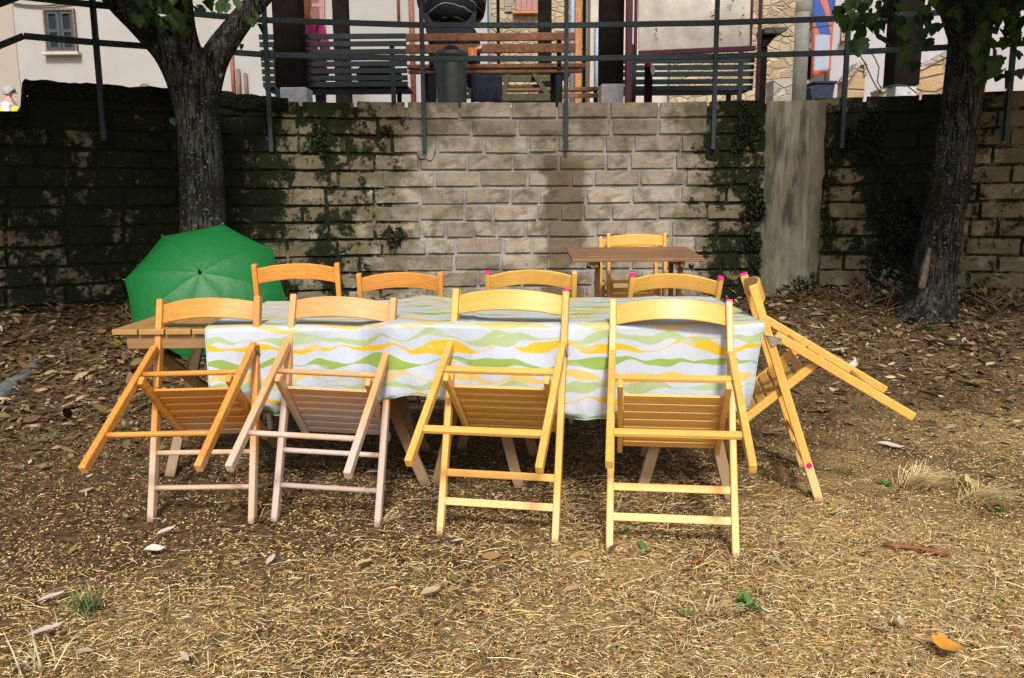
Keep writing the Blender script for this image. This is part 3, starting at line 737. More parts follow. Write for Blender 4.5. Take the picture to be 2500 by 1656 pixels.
cz = thing('cloth_bundle', 'dark navy cloth hanging below the brown bench beside the dustbin', 'cloth', (at(1190, 247, 8.5).x, 8.5, TZ))
x0, x1, z0, z1 = on(1153, 182, 1226, 250, 8.5); mb = MB(); off = Vector(cz.location)
for b in range(9):
    for a in range(13):
        x = lerp(x0, x1, a/12); z = lerp(z1, z0, b/8); mb.v.append((x-off.x, .03*math.sin(a*1.3+b*.3)*(b/8)+.01*math.sin(b), z-off.z))
for b in range(8):
    for a in range(12): k = b*13+a; mb.f.append((k, k+1, k+14, k+13))
c_ = mb.build('drape', M['navy'], cz, True); so = c_.modifiers.new('thick', 'SOLIDIFY'); so.thickness = .02
# notice board
NY = 8.45
nb = thing('notice_board', 'maroon framed notice board with blank grey white panel', 'notice board', (at(1700, 200, NY).x, NY, TZ))
for (a, b, y) in ((1527, 1548, 262), (1848, 1869, 262)):
    x0, x1, z0, z1 = on(a, -130, b, y, NY); tbox(nb, 'post', M['maroon'], (x0, x1, TZ, z1), NY, .09)
tbox(nb, 'frame_side', M['maroon'], on(1549, -120, 1560, 131, NY), NY+.01, .06); tbox(nb, 'frame_side', M['maroon'], on(1833, -120, 1846, 118, NY), NY+.01, .06)
off = Vector(nb.location)
a, b = at(1561, 126, NY)-off, at(1833, 114, NY)-off; mb = MB(); mb.prism([a, b, at(1833, -120, NY)-off, at(1561, -120, NY)-off], (0, .03, 0)); p_ = mb.build('panel', M['panelwhite'], nb); p_.location = (0, .035, 0)
a, b = at(1561, 130, NY)-off, at(1846, 117, NY)-off; mb = MB(); mb.bar(a+Vector((0,.03,0)), b+Vector((0,.03,0)), .07, .045); mb.build('frame_bottom', M['maroon'], nb, bevel=.004)
# creeper leaves stuck on the panel
k = 46; cx = [(1600, 85), (1735, 35), (1760, 90), (1750, 25), (1815, 40), (1780, 12), (1805, 85)]
pp = []
for i in range(k): a = cx[i % len(cx)]; v = at(a[0]+random.gauss(0, 4), a[1]+random.gauss(0, 10), NY+.02); pp.append(v)
cp = thing('creeper', 'thin green creeper sprigs clinging to the notice board panel', 'plant', (at(1750, 130, NY).x, NY+.02, at(1750, 130, NY).z))
cl = scatter('leaf_sprig', LF, LFF, np.array([v - Vector(cp.location) for v in pp]), rotmats(rng.uniform(-2.5, -.6, k), rng.uniform(-1, 1, k), rng.uniform(-1, 1, k)), rng.uniform(.02, .04, k), pick([(.09,.13,.04),(.06,.09,.03)], k), M['leafmat'], cp)
# short post with a red cap and a white bag
o = thing('bollard', 'short dark post with red cap and white plastic scrap behind maroon post', 'bollard', (at(1582, 240, 8.8).x, 8.8, TZ))
zt = at(1582, 165, 8.8).z - TZ; mb = MB(); mb.box((0, 0, zt/2), (.075, .075, zt)); mb.build('shaft', M['darkwood'], o, bevel=.006)
mb = MB(); mb.lathe((-.01, 0, zt), [(.025,-.01),(.036,.01),(.036,.03),(.02,.05)], 14); mb.build('cap', M['redcap'], o, True)
mb = MB(); mb.prism([(.02,-.045,zt+.03),(.055,-.045,zt+.01),(.06,-.045,zt-.06),(.03,-.045,zt-.09),(.012,-.045,zt-.03)], (0,.01,0)); mb.build('scrap', M['paper'], o, bevel=.003)
# grey pipe
o = thing('pipe_bollard', 'upright pale grey pipe standing on the terrace edge above the pilaster', 'pipe', (at(1950, 240, 8.1).x, 8.1, TZ))
rp = (at(1968, 100, 8.1).x - at(1934, 100, 8.1).x)/2; zt = at(1950, 5, 8.1).z - TZ; zc = at(1950, 30, 8.1).z - TZ
mb = MB(); mb.lathe((0,0,0), [(rp,0),(rp,zc)], 24); mb.build('shaft', M['pipe'], o, True); mb = MB(); mb.lathe((0,0,0), [(rp*1.0,zc),(rp*1.06,zc+.004),(rp*1.06,zt-.005),(rp*1.02,zt)], 24); mb.build('collar', M['pipe'], o, True)
# mossy slab on a bracket
o = thing('stone_basin', 'mossy stone slab on a dark bracket right of the notice board', 'basin', (at(1895, 110, 9.2).x, 9.2, at(1895, 110, 9.2).z))
x0, x1, z0, z1 = on(1866, 66, 1924, 82, 9.2); l = Vector(o.location)
mb = MB(); mb.prism([(x0-l.x,0,z0-l.z),(x1-.06-l.x,0,z0-l.z),(x1-l.x,0,z1-.03-l.z),(x1-l.x,0,z1-l.z),(x0-l.x,0,z1-l.z)], (0,.3,0)); mb.build('slab', M['darkstone'], o, bevel=.008)
x0, x1, z0, z1 = on(1866, 84, 1900, 112, 9.2); mb = MB(); mb.prism([(x0-l.x,.06,z0-l.z),(x0+.05-l.x,.06,z0-l.z),(x1-l.x,.06,z1-l.z),(x0-l.x,.06,z1-l.z)], (0,.14,0)); mb.build('bracket', M['darkwood'], o)
mb = MB(); mb.box((x0-l.x+.02, .13, (TZ+z0)/2-l.z), (.08, .1, z0-TZ)); mb.build('stem', M['darkwood'], o)
# dark container
o = thing('planter_tub', 'dark blue black tub with sloped rim beside the grey pipe', 'tub', (at(2010, 240, 9.5).x, 9.5, TZ)); x0, x1, z0, z1 = on(1975, 203, 2040, 262, 9.5); l = Vector(o.location)
mb = MB(); mb.prism([(x0-l.x+.04,0,z0-l.z),(x1-l.x-.03,0,z0-l.z),(x1-l.x,0,z1-l.z),(x0-l.x+.07,0,z1-l.z),(x0-l.x,0,z1-.05-l.z)], (0,.3,0)); mb.build('body', M['navy'], o, bevel=.01)
mb = MB(); mb.box(((x0+x1)/2-l.x+.03, .15, z1-l.z+.01), (x1-x0-.03, .34, .025)); mb.build('rim', M['navy'], o, bevel=.006)
# flag
t = NT('flag_cloth'); g = t.obj(); x, y, z = t.xyz(g)
ed = t.math('GREATER_THAN', t.math('ABSOLUTE', x), .12); st = t.math('GREATER_THAN', t.math('SINE', t.math('ADD', t.math('MULTIPLY', z, 9), t.math('MULTIPLY', x, 22))), .55)
c = t.mix(t.math('LESS_THAN', z, -.28), t.mix(st, (.045,.08,.26), (.42,.13,.08)), t.mix(t.math('MAXIMUM', ed, t.math('LESS_THAN', z, -.82)), (.30,.33,.40), (.45,.10,.05)))
M['flag'] = t.out(c, .8, .2)
fo = thing('flag', 'blue and pale flag with orange border hanging before the arched door', 'flag', at(2012, 40, 13.5)); mb = MB(); top = at(2012, -40, 13.5); zt = top.z - fo.location.z
for b in range(15):
    for a in range(7):
        f = b/14; wd = lerp(.36, .30, f); x = (a/6-.5)*wd; z = lerp(zt, -.92 + (.12*(a/6-.2)), f); mb.v.append((x, .03*math.sin(a*1.1+f*3), z))
for b in range(14):
    for a in range(6): k = b*7+a; mb.f.append((k, k+1, k+8, k+7))
c_ = mb.build('cloth', M['flag'], fo, True); c_.modifiers.new('thick', 'SOLIDIFY').thickness = .004
mb = MB(); mb.tube([(-.25, 0, zt+.02), (.25, 0, zt+.02)], .015, 8); mb.build('rod', M['copper'], fo, True)
# loose cables
for lab, pts in (('thin green cable drooping from the notice board to the grey pipe', [(1885, 70), (1900, 84), (1920, 90), (1938, 88), (1960, 80), (1985, 68), (2030, 62)]),
                 ('dark green cable dropping from the railing to the wall top', [(2075, 98), (2095, 128), (2112, 155), (2125, 185), (2138, 210), (2152, 230)]),
                 ('pale looped cable resting along the wall top by the dark post', [(2100, 80), (2112, 115), (2135, 140), (2146, 165), (2142, 200), (2152, 216), (2190, 207), (2215, 210), (2238, 228)])):
    P = [at(a, b, 8.3) for a, b in pts]; o = thing('cable', lab, 'cable', P[-1]); mb = MB(); mb.tube([p-P[-1] for p in P], .006, 6); mb.build('wire', M['cable'], o, True)

# ------------------------------------------------------------------ people on the terrace
def skin_body(name, parent, m, verts, edges, rad, root=0, sub=2):
    me = bpy.data.meshes.new(name); me.from_pydata(verts, edges, []); me.materials.append(m)
    o = bpy.data.objects.new(name, me); COL.objects.link(o)
    if parent: o.parent = parent
    sk = o.modifiers.new('skin', 'SKIN'); sk.use_smooth_shade = True
    for i, r in enumerate(rad):
        d = me.skin_vertices[0].data[i]; d.radius = (r, r) if not hasattr(r, '__len__') else r; d.use_root = (i == root)
    sm = o.modifiers.new('smooth', 'SUBSURF'); sm.levels = sub; sm.render_levels = sub
    return o
SIT_V = [(0,0,.50),(0,.0,.72),(0,-.01,.92),(0,0,1.04),(0,.01,1.12),(0,.03,1.22),(0,.05,1.16),  # pelvis belly chest neck0 neck head jaw
         (-.17,0,.99),(-.24,.03,.74),(-.20,.20,.62),(-.16,.28,.60), (.17,0,.99),(.24,.03,.74),(.20,.20,.62),(.16,.28,.60),
         (-.10,.03,.48),(-.13,.42,.48),(-.13,.44,.06),(-.13,.54,.03),(.10,.03,.48),(.13,.42,.48),(.13,.44,.06),(.13,.54,.03)]
SIT_E = [(0,1),(1,2),(2,3),(3,4),(4,5),(5,6),(3,7),(7,8),(8,9),(9,10),(3,11),(11,12),(12,13),(13,14),(0,15),(15,16),(16,17),(17,18),(0,19),(19,20),(20,21),(21,22)]
SIT_R = [.15,.14,.15,.09,.055,.085,.06,.06,.05,.04,.035,.06,.05,.04,.035,.09,.07,.05,.04,.09,.07,.05,.04]
def person(label, head_px, Y, facing, mats, hair, lift=0, scale=1.0):
    h = at(*head_px, Y); p = thing('person', label, 'person', (h.x, Y, h.z - 1.22*scale), rot=(0, 0, facing)); p.scale = (scale,)*3
    body = skin_body('body', p, M['skin'], SIT_V, SIT_E, SIT_R)
    # clothing: a slightly fuller torso and sleeves, trousers
    tv = [SIT_V[i] for i in (0,1,2,3,7,8,9,11,12,13)]; skin_body('jacket', p, mats[0], tv, [(0,1),(1,2),(2,3),(3,4),(4,5),(5,6),(3,7),(7,8),(8,9)], [.175,.17,.175,.105,.08,.068,.055,.08,.068,.055])
    lv = [SIT_V[i] for i in (0,15,16,17,19,20,21)]; skin_body('trousers', p, M['jeans'], lv, [(0,1),(1,2),(2,3),(0,4),(4,5),(5,6)], [.16,.105,.085,.065,.105,.085,.065])
    # face and hair
    m_ = MB(); m_.prism([(-.012,.125,1.20),(.012,.125,1.20),(0,.155,1.195),(0,.118,1.245)], (0,-.02,0)); m_.build('nose', M['skin'], p, True)
    for sx in (-1, 1): m_ = MB(); m_.lathe((sx*.032, .112, 1.235), [(.002,-.009),(.010,-.004),(.010,.004),(.002,.009)], 8); m_.build('eye', M['jeans'], p, True)
    m_ = MB(); m_.box((0, .112, 1.155), (.05, .02, .009)); m_.build('mouth', M['red'], p)
    for sx in (-1, 1): m_ = MB(); m_.lathe((sx*.088, .02, 1.21), [(.004,-.03),(.016,-.015),(.018,.012),(.006,.03)], 8); m_.build('ear', M['skin'], p, True)
    hv = MB(); nn = 18; 
    for b in range(10):
        ph = math.pi*.62*b/9
        for a in range(nn):
            an = 2*math.pi*a/nn; fr = max(0, math.sin(an)); r = .112 + .008*mnoise.noise((a*1.7, b*1.3, 2)); phc = ph*(1-.42*fr) if hair[1] < 1 else ph*(1-.42*fr)
            hv.v.append((r*.92*math.sin(phc)*math.cos(an), .02 + r*math.sin(phc)*math.sin(an), 1.225 + r*1.05*math.cos(phc)))
    for b in range(9):
        for a in range(nn): hv.f.append((b*nn+a, b*nn+(a+1)%nn, (b+1)*nn+(a+1)%nn, (b+1)*nn+a))
    ho = hv.build('hair', hair[0], p, True)
    if hair[1] >= 1:
        m_ = MB(); m_.tube([(0,-.05,1.26),(0,-.09,1.16),(0,-.11,1.02),(0,-.105,.90),(0,-.10,.84)], [.08,.10,.095,.06,.015], 14); m_.build('long_hair', hair[0], p, True)
    return p, tv
# man in a yellow vest at the far left, in profile facing right
p1, tv = person('grey haired person in yellow vest and pale shirt looking right at far left', (20, 226), 14.4, R(-90+12), (M['shirt'],), (M['greyhair'], 0), scale=.95)
vv = [(0,0,.52),(0,0,.72),(0,-.005,.92),(0,0,1.0)]; skin_body('vest', p1, M['yellowvest'], vv, [(0,1),(1,2),(2,3)], [.235,.235,.24,.17])
p2, tv = person('person with long red hair in magenta jacket half hidden by thick dark post', (738, 10), 10.0, R(8), (M['magenta'],), (M['redhair'], 1))
t = NT('striped_jacket'); g = t.obj(); x, y, z = t.xyz(g)
ln = t.math('ADD', t.math('MULTIPLY', z, 11), t.math('ADD', t.math('MULTIPLY', t.math('MULTIPLY', x, x), 14), t.math('MULTIPLY', t.noise(3.5, g, 2), 1.4)))
lm = t.math('MULTIPLY', t.math('LESS_THAN', t.math('FRACT', ln), .055), t.math('GREATER_THAN', t.noise(5, g, 2), .45))
M['jacket'] = t.out(t.mix(lm, (.006,.007,.010), (.30,.29,.27)), .75, .3)
p3, tv = person('person in black jacket with thin white lines sitting on the brown bench', (1098, -150), 8.95, R(-3), (M['jacket'],), (M['jeans'], 0), scale=1.25)
skin_body('coat_back', p3, M['jacket'], [(0,-.02,.52),(0,-.03,.70),(0,-.02,.86),(0,0,1.0)], [(0,1),(1,2),(2,3)], [(.23,.17),(.245,.18),(.235,.175),(.14,.12)])
# red bag on the teal bench
o = thing('red_bag', 'red bag lying on the dark teal bench behind its slats', 'bag', (at(781, 205, 9.55).x, 9.55, TZ+.44)); skin_body('sack', o, M['red'], [(0,0,.10),(0,0,.20),(.01,0,.30)], [(0,1),(1,2)], [(.13,.09),(.12,.09),(.05,.05)])
mb = MB(); mb.tube([(-.06,0,.30),(-.04,0,.37),(.04,0,.37),(.06,0,.30)], .01, 6); mb.build('strap', M['red'], o, True)
o = thing('bag_pile', 'dark heap of bags on the right end of the teal bench', 'bags', (at(930, 205, 9.55).x, 9.55, TZ+.44)); skin_body('sack', o, M['navy'], [(-.28,0,.10),(-.1,0,.16),(.12,0,.13),(.25,0,.08)], [(0,1),(1,2),(2,3)], [(.10,.12),(.14,.16),(.12,.12),(.08,.08)])

# ================================================================== trees
_o = [(0,0),(-.06,-.20),(.05,-.40),(.22,-.50),(.26,-.40),(.42,-.46),(.62,-.42),(.60,-.30),(.74,-.24),(.86,-.15),(1.0,0)]
_o = _o + [(a, -b) for a, b in _o[-2:0:-1]]
HL = np.array([(a, b, .16*abs(b) - .12*max(0, a-.4)) for a, b in _o] + [(.36, 0, -.02)])
HLF = np.array([[len(_o), i, (i+1) % len(_o)] for i in range(len(_o))])
def limb(mb, pts, rad, n=20, rough=.06):
    pts = [Vector(p) for p in pts]; P = []; Q = []
    for i in range(len(pts)-1):
        p0, p1, p2, p3 = pts[max(i-1,0)], pts[i], pts[i+1], pts[min(i+2,len(pts)-1)]; k = max(3, int((p2-p1).length/.06))
        for j in range(k):
            t = j/k; P.append(0.5*((2*p1)+(p2-p0)*t+(2*p0-5*p1+4*p2-p3)*t*t+(3*p1-p0-3*p2+p3)*t**3)); Q.append(lerp(rad[i], rad[i+1], t))
    P.append(pts[-1]); Q.append(rad[-1]); v0 = len(mb.v); mb.tube(P, Q, n)
    for i, p in enumerate(P):
        for k in range(n):
            v = Vector(mb.v[v0+i*n+k]); d = v-p; a = k/n*2*math.pi
            f = 1 + rough*(mnoise.noise((math.cos(a)*3+p.x, math.sin(a)*3, p.z*1.2))*2.0 + .8*mnoise.noise((math.cos(a)*9, math.sin(a)*9, p.z*4)))
            mb.v[v0+i*n+k] = tuple(p + d*f)
def crown(tree, off, n, ctr, rad, cond, cols, size=(.07,.14)):
    c = []; 
    cl = [(np.array(ctr) + rng.normal(0, .42, 3)*np.array(rad)) for _ in range(90)]
    ps = np.concatenate([q + rng.normal(0, .26, (n//90, 3)) for q in cl])
    ps = ps[cond(ps)]; k = len(ps)
    o = scatter('crown', HL, HLF, ps - np.array(off), rotmats(rng.uniform(-3.1, 3.1, k), rng.uniform(.1, 1.3, k), rng.uniform(-.6, .6, k)), rng.uniform(*size, k), pick(cols, k, .35), M['leafmat'], tree)
    tag(o, kind='stuff'); return o
GREEN = [(.030,.065,.014),(.045,.09,.018),(.02,.045,.012),(.06,.10,.022)]
leafme = []
for i in range(3):
    me = array_mesh('leaf', HL*np.array([1, 1+.1*i, 1+i]), HLF, np.tile(np.array([GREEN[i]]), (len(HL),1))); me.materials.append(M['leafmat']); leafme.append(me)
def hang_leaves(tree, off, spots, Y):
    for px, py, sz in spots:
        o = bpy.data.objects.new('leaf', random.choice(leafme)); COL.objects.link(o); o.parent = tree
        q = at(px, py, Y + random.uniform(-.25, .25)) - Vector(off); o.location = q
        o.rotation_euler = (random.uniform(-.7, .7), random.uniform(.5, 1.5), random.uniform(-3.1, 3.1)); s = sz/CAM_F*Y*random.uniform(.9, 1.2); o.scale = (s, s, s)
# left tree
LY = 6.62
base = at(500, 640, LY); bx = base.x; bz = zg(bx, LY) - .1
lt = thing('forked_tree', 'rough barked tree with forked trunk standing behind the green umbrella', 'tree', (bx, LY, bz)); l = Vector(lt.location)
T = lambda px, py, dy=0: at(px, py, LY+dy) - l
mb = MB(); f1 = T(478, 180)
limb(mb, [Vector((.02,0,0)), T(500, 640), T(494, 480), T(486, 330), T(470, 225), T(425, 130), T(350, 55), T(275, -20), T(190, -150), T(60, -420, -.8)], [.24,.185,.165,.16,.165,.145,.12,.105,.09,.05], 24)
mb.build('trunk', M['bark'], lt, True)
for name_, pts, rd in (('limb', [T(486, 360), T(492, 250), T(520, 150), T(572, 72), T(632, 0), T(720, -100), T(800, -380, -.8)], [.12,.13,.11,.088,.075,.06,.04]),
                       ('limb', [T(484, 300, -.02), T(474, 190, -.04), T(452, 80, -.1), T(440, -60, -.5), T(420, -330, -1.6)], [.12,.12,.085,.065,.04])):
    mb = MB(); limb(mb, pts, rd, 18); mb.build(name_, M['bark'], lt, True)
def above(ps):      # leaves only where they stay above the frame's upper edge seen from the camera, plus behind
    el = (ps[:,2]-CAM_H)/np.maximum(ps[:,1], .3); return (ps[:,2] > 2.25) & (el > .262)
crown(lt, l, 9000, (-3.6, 5.2, 3.3), (1.1, 1.3, .5), lambda p: above(p) & (p[:,0] < -2.0), GREEN)
crown(lt, l, 3600, (-1.6, 5.9, 4.7), (2.0, .9, .35), lambda p: above(p) & (p[:,2] > 3.9) & (p[:,1] > 4.6), GREEN)  # unseen upper leaves, added over the middle to shade the terrace
hang_leaves(lt, l, [(330+random.gauss(0, 1)*0+random.uniform(0, 120), random.uniform(-25, 55), 28) for _ in range(48)] + [(random.uniform(440, 580), random.uniform(-20, 15), 24) for _ in range(16)] + [(390,48,30),(420,60,30),(440,35,28),(455,70,28),(425,20,30),(520,30,18),(548,10,18),(585,100,18),(592,108,14),(618,45,22),(628,60,24),(620,28,22),(540,180,10),(424,290,18)], 6.15)
# right tree
RY = 6.75
rb_ = at(2268, 700, RY); rz = zg(rb_.x, RY) - .1
rt = thing('leaning_tree', 'dark leaning tree trunk against the mossy right end of the wall', 'tree', (rb_.x, RY, rz)); l2 = Vector(rt.location)
T = lambda px, py, dy=0: at(px, py, RY+dy) - l2
mb = MB(); limb(mb, [T(2255, 800), T(2262, 760), T(2276, 680), T(2308, 520), T(2338, 330), T(2362, 150), T(2380, -10), T(2400, -220, -.4)], [.31,.225,.175,.155,.15,.15,.15,.12]); mb.build('trunk', M['bark'], rt, True)
for pts, rd in (([T(2362, 120), T(2320, 10, -.2), T(2250, -120, -.7), T(2150, -330, -1.8)], [.11,.09,.07,.04]), ([T(2375, 60), T(2450, -60, -.2), T(2560, -200, -.8)], [.10,.08,.05])):
    mb = MB(); limb(mb, pts, rd, 14); mb.build('limb', M['bark'], rt, True)
mb = MB(); limb(mb, [T(2246, 705, -.20), T(2258, 655, -.175), T(2270, 605, -.16)], [.02,.032,.01], 14, .5); mb.build('bare_scar', M['scar'], rt, True)
crown(rt, l2, 9000, (4.3, 5.2, 3.3), (1.3, 1.3, .5), lambda p: above(p) & (p[:,0] > 2.5), GREEN)
crown(rt, l2, 2400, (1.8, 5.9, 4.7), (2.0, .9, .35), lambda p: above(p) & (p[:,2] > 3.9) & (p[:,1] > 4.6), GREEN)  # right half of the added out-of-view canopy that shades the terrace
hang_leaves(rt, l2, [(random.uniform(2060, 2500), random.uniform(-20, 60), 28) for _ in range(95)] + [(random.uniform(2380, 2500), random.uniform(40, 190), 28) for _ in range(42)] +
    [(2045,40,38),(2060,20,36),(2090,30,40),(2110,70,52),(2125,55,50),(2140,90,40),(2095,95,34),(2150,20,44),(2205,90,40),(2215,130,34),(2222,110,36),(2210,60,40),(2230,150,30),(2245,85,34),(2262,95,30),(2255,70,36),(2280,60,30),(2440,150,38),(2452,175,36),(2470,120,34)], 6.3)

# ================================================================== tables, cloth
EY = lambda x: lerp(3.165, 3.045, sstep(-.62, -.43, x))               # near edge of the row of tables
EZ = lambda x: lerp(.722, .742, sstep(-.62, -.42, x)) + .008*math.exp(-((x+.40)/.12)**2)
def folding_table(label, x0, x1, y0, y1, z, key, legs):
    o = thing('folding_table', label, 'table', ((x0+x1)/2, (y0+y1)/2, 0), 'tables pushed together under the cloth'); c = Vector(o.location)
    k = int(round((x1-x0)/.105)); wd = (x1-x0)/k
    for i in range(k):
        mb = MB(); mb.box((x0+wd*(i+.5)-c.x, 0, z-.011), (wd-.006, y1-y0, .022)); mb.build('plank', M[key+'_x'] if False else M['pine_y'], o, bevel=.003)
    for yy in (y0+.03, y1-.03):
        mb = MB(); mb.box((0, yy-c.y, z-.052), (x1-x0-.10, .022, .058)); mb.build('apron', M[key+'_x'], o, bevel=.003)
        mb = MB(); 
        for xx in (x0+.09, x1-.09): mb.lathe((0,0,0), [(.004,0),(.008,.002),(.008,.005),(.003,.007)], 10)
    for xx in (x0+.06, x1-.06):
        mb = MB(); mb.box((xx-c.x, 0, z-.05), (.022, y1-y0-.10, .05)); mb.build('end_rail', M[key+'_z'], o, bevel=.003)
    for a, b in legs:
        mb = MB(); mb.bar(Vector(a)-c, Vector(b)-c, .045, .024, (0,1,0)); mb.build('leg', M[key+'_z'], o, bevel=.003)
    return o
M['pine_y'] = wood('pine_plank', (.42,.25,.075), (.33,.185,.055), (.42,.31,.18), .3, 1, .42)
tx0 = atz(278, 799, .722).x; tz1 = .716
def g(px, py, up=.0): q = atz(px, py, 0); return (q.x, q.y, zg(q.x, q.y))
TL1 = [((at(515, 822, 3.95).x, 3.9, .67), g(415, 1163)), ((at(332, 822, 3.22).x, 3.235, .67), (-1.05, 3.8, zg(-1.05, 3.8))),
       ((at(880, 830, 3.3).x, 3.3, .67), g(1040, 1184)), ((-.62, 3.9, .67), g(1016, 1122)), ((-.80, 3.84, .67), (-.42, 3.85, .0))]
folding_table('pale slatted wood table with bare left end next to the green umbrella', tx0, -.42, 3.172, 3.97, tz1, 'pine', TL1)
TL2 = []
for (pa, pb) in (((1067, 1180), (1268, 1189)), ((1125, 1098), (1304, 1113)), ((1563, 1208), (1784, 1226)), ((1572, 1117), (1778, 1110))):
    a, b = Vector(g(*pa)), Vector(g(*pb)); m_ = (a+b)/2; m_.y = min(max(m_.y, 3.12), 3.8)
    TL2 += [((m_.x-.015, m_.y, .67), a), ((m_.x+.015, m_.y, .67), b)]
tx1 = atz(1858, 791, .742).x
folding_table('wood table hidden under the striped cloth on splayed trestle legs', -.40, tx1, 3.052, 3.86, .732, 'pine', TL2)

# cloth
t = NT('striped_cloth'); uv = t.t.nodes.new('ShaderNodeUVMap').outputs[0]; u, v, _ = t.xyz(uv)
col = (.70,.74,.80)
cur = t.mix(t.ramp(t.noise(3, t.pos(), 2), .3, .7), (.385,.425,.48), (.43,.465,.52))
PAL = [(.21,.31,.06), (.58,.36,.015), (.31,.385,.19), (.53,.39,.12)]
NS = 30; SP = .050
for i in range(NS):
    n1 = t.t.nodes.new('ShaderNodeTexNoise'); n1.noise_dimensions = '1D'; n1.inputs['Scale'].default_value = 1; n1.inputs['Detail'].default_value = 1.0
    t.put(n1.inputs['W'], t.math('MULTIPLY_ADD', u, 6.0, 13.7*i))
    n2 = t.t.nodes.new('ShaderNodeTexNoise'); n2.noise_dimensions = '1D'; n2.inputs['Scale'].default_value = 1; n2.inputs['Detail'].default_value = 0.0
    t.put(n2.inputs['W'], t.math('MULTIPLY_ADD', u, 5.0, 51.3+7.9*i))
    ce = t.math('MULTIPLY_ADD', t.math('SUBTRACT', n1.outputs[0], .5), .075, i*SP + .008*((i*7) % 3 - 1))
    hf = t.math('MAXIMUM', t.math('MULTIPLY_ADD', t.math('SUBTRACT', n2.outputs[0], .5), .052, .0105), .002)
    mk = t.math('LESS_THAN', t.math('ABSOLUTE', t.math('SUBTRACT', v, ce)), hf)
    pc = PAL[i % 4]; sh = t.mix(t.math('GREATER_THAN', t.noise(5.5, t.scale(uv, (1, 2.2, 1)), 2), .60), pc, tuple(min(.6, x*.75+.12) for x in pc))
    cur = t.mix(mk, cur, sh)
t.bump(t.math('ADD', t.noise(7, t.scale(uv, (1, .45, 1)), 4, .6), t.math('MULTIPLY', t.noise(800, uv, 1), .03)), .55, .022)
M['cloth'] = t.out(cur, .62, .35)
cx0 = atz(504, 796, .73).x; cx1 = tx1 + .012
NU, FD, RD = 240, 34, 12
FYD = lambda x: lerp(3.985, 3.875, sstep(-.6, -.2, x))             # far edge
vs, uvs, rows = [], [], []
def drop(x): 
    return .345 - .055*math.exp(-((x+.38)/.22)**2) + .016*math.sin(x*5) + .010*mnoise.noise((x*8, 0, 9))
SEATS = []
for (fx, fy_, yw, ln_, rl, kd) in ((-1.194,2.964,-4.8,17.3,-2.1,'A'), (-.712,2.939,-5.9,16.5,1.9,'A'), (-.060,2.796,-11.8,19.4,-.4,'B'), (.545,2.645,-7.7,25.7,-.2,'B')):
    L, a, be, l, W0 = (.883,.199,.754,.641,.401) if kd == 'A' else (.927,.215,.727,.621,.427)
    mw = Matrix.Translation((fx, fy_, 0)) @ Euler((-R(ln_), R(rl), R(yw))).to_matrix().to_4x4()
    S_ = Vector((0, -.014, L-a)) + Vector((0, -math.sin(be), -math.cos(be)))*.21; d_ = (Vector((0, 0, L-.44)) - S_).normalized()
    SEATS.append((mw, mw.inverted(), S_, d_, W0/2))
def seat_push(p):               # how far towards the table a point of the hanging cloth is pushed by a chair's seat
    best = 0
    for mw, mi, S_, d_, hw_ in SEATS:
        q = mi @ Vector(p); f = sstep(hw_+.09, hw_+.005, abs(q.x))
        if f <= 0: continue
        t_ = (q.z - S_.z)/d_.z                                   # where the seat line reaches this height
        if -.03 < t_ < .50:
            ys = S_.y + d_.y*min(t_, .44) + .05
            best = max(best, f*max(0, ys - q.y))
        elif t_ >= .50: best = max(best, f*max(0, S_.y + d_.y*.44 + .05 - q.y))
    return min(best, .30)
for a in range(NU+1):
    x = lerp(cx0, cx1, a/NU); e = EY(x) - .014; z = EZ(x) + .004; fy = FYD(x); D = drop(x); col_ = []
    for b in range(FD+1):                                           # hanging front, bottom to top
        f = b/FD; h = (1-f)*D; amp = .030*(1-f)**.75
        wv = math.sin(x*9.5+.6)*.55 + math.sin(x*21+2.1+f*.5)*.3 + math.sin(x*4.1)*.5 + .6*mnoise.noise((x*7, f*2.5, 0)) + .25*mnoise.noise((x*17, f*3, 4))
        yy = e - .005 - amp*(wv+.35) - .012*(1-f); xx = x + .012*(1-f)*math.sin(x*7+1)
        if a/NU > .96: xx -= .05*(1-f)*((a/NU-.96)/.04); yy += .03*(1-f)*((a/NU-.96)/.04)
        if a/NU < .03: xx += .035*(1-f)*(1-(a/NU)/.03)
        rd = .010 if f > .97 else 0
        yy -= .0045*max(0, 1-abs(((x+1.2) % .42)-.21)/.010)*(1-f*.5)
        if b < FD: yy += seat_push((xx, yy, z-h))
        col_.append(((xx, yy + (rd if b == FD else 0), z - h - (.002 if b == FD else 0)), (x, f*D + (.345-D))))
    for b in range(1, 41):                                          # top
        f = b/40; yy = lerp(e+.006, fy, f)
        rz = .004*max(0, 1-abs(((x+1.2) % .42)-.21)/.012) + .003*max(0, 1-abs(yy-3.5)/.010) + .005*mnoise.noise((x*6, yy*5, 3)) + .007*max(0, mnoise.noise((x*3+yy*2, yy*3, 7))) + .010*math.exp(-((x+.30+.4*(yy-3.5))/.07)**2)*math.sin(math.pi*f)
        col_.append(((x, yy, z + .002 + rz), (x, .345 + f*(fy-e))))
    for b in range(1, RD+1):
        f = b/RD; col_.append(((x, fy + .012 + .015*f*math.sin(x*8), z - .22*f), (x, .345 + (fy-e) + .22*f)))
    rows.append(col_)
K = len(rows[0]); V = np.array([q[0] for r_ in rows for q in r_]); UVc = np.array([q[1] for r_ in rows for q in r_])
ii = (np.arange(NU)[:,None]*K + np.arange(K-1)[None]).ravel(); F = np.stack([ii, ii+K, ii+K+1, ii+1], 1)
ctr = np.array([0, 3.45, .745]); me = array_mesh('sheet', V-ctr, F); ul = me.uv_layers.new(name='UVMap'); ul.data.foreach_set('uv', UVc[F.ravel()].astype(np.float32).ravel())
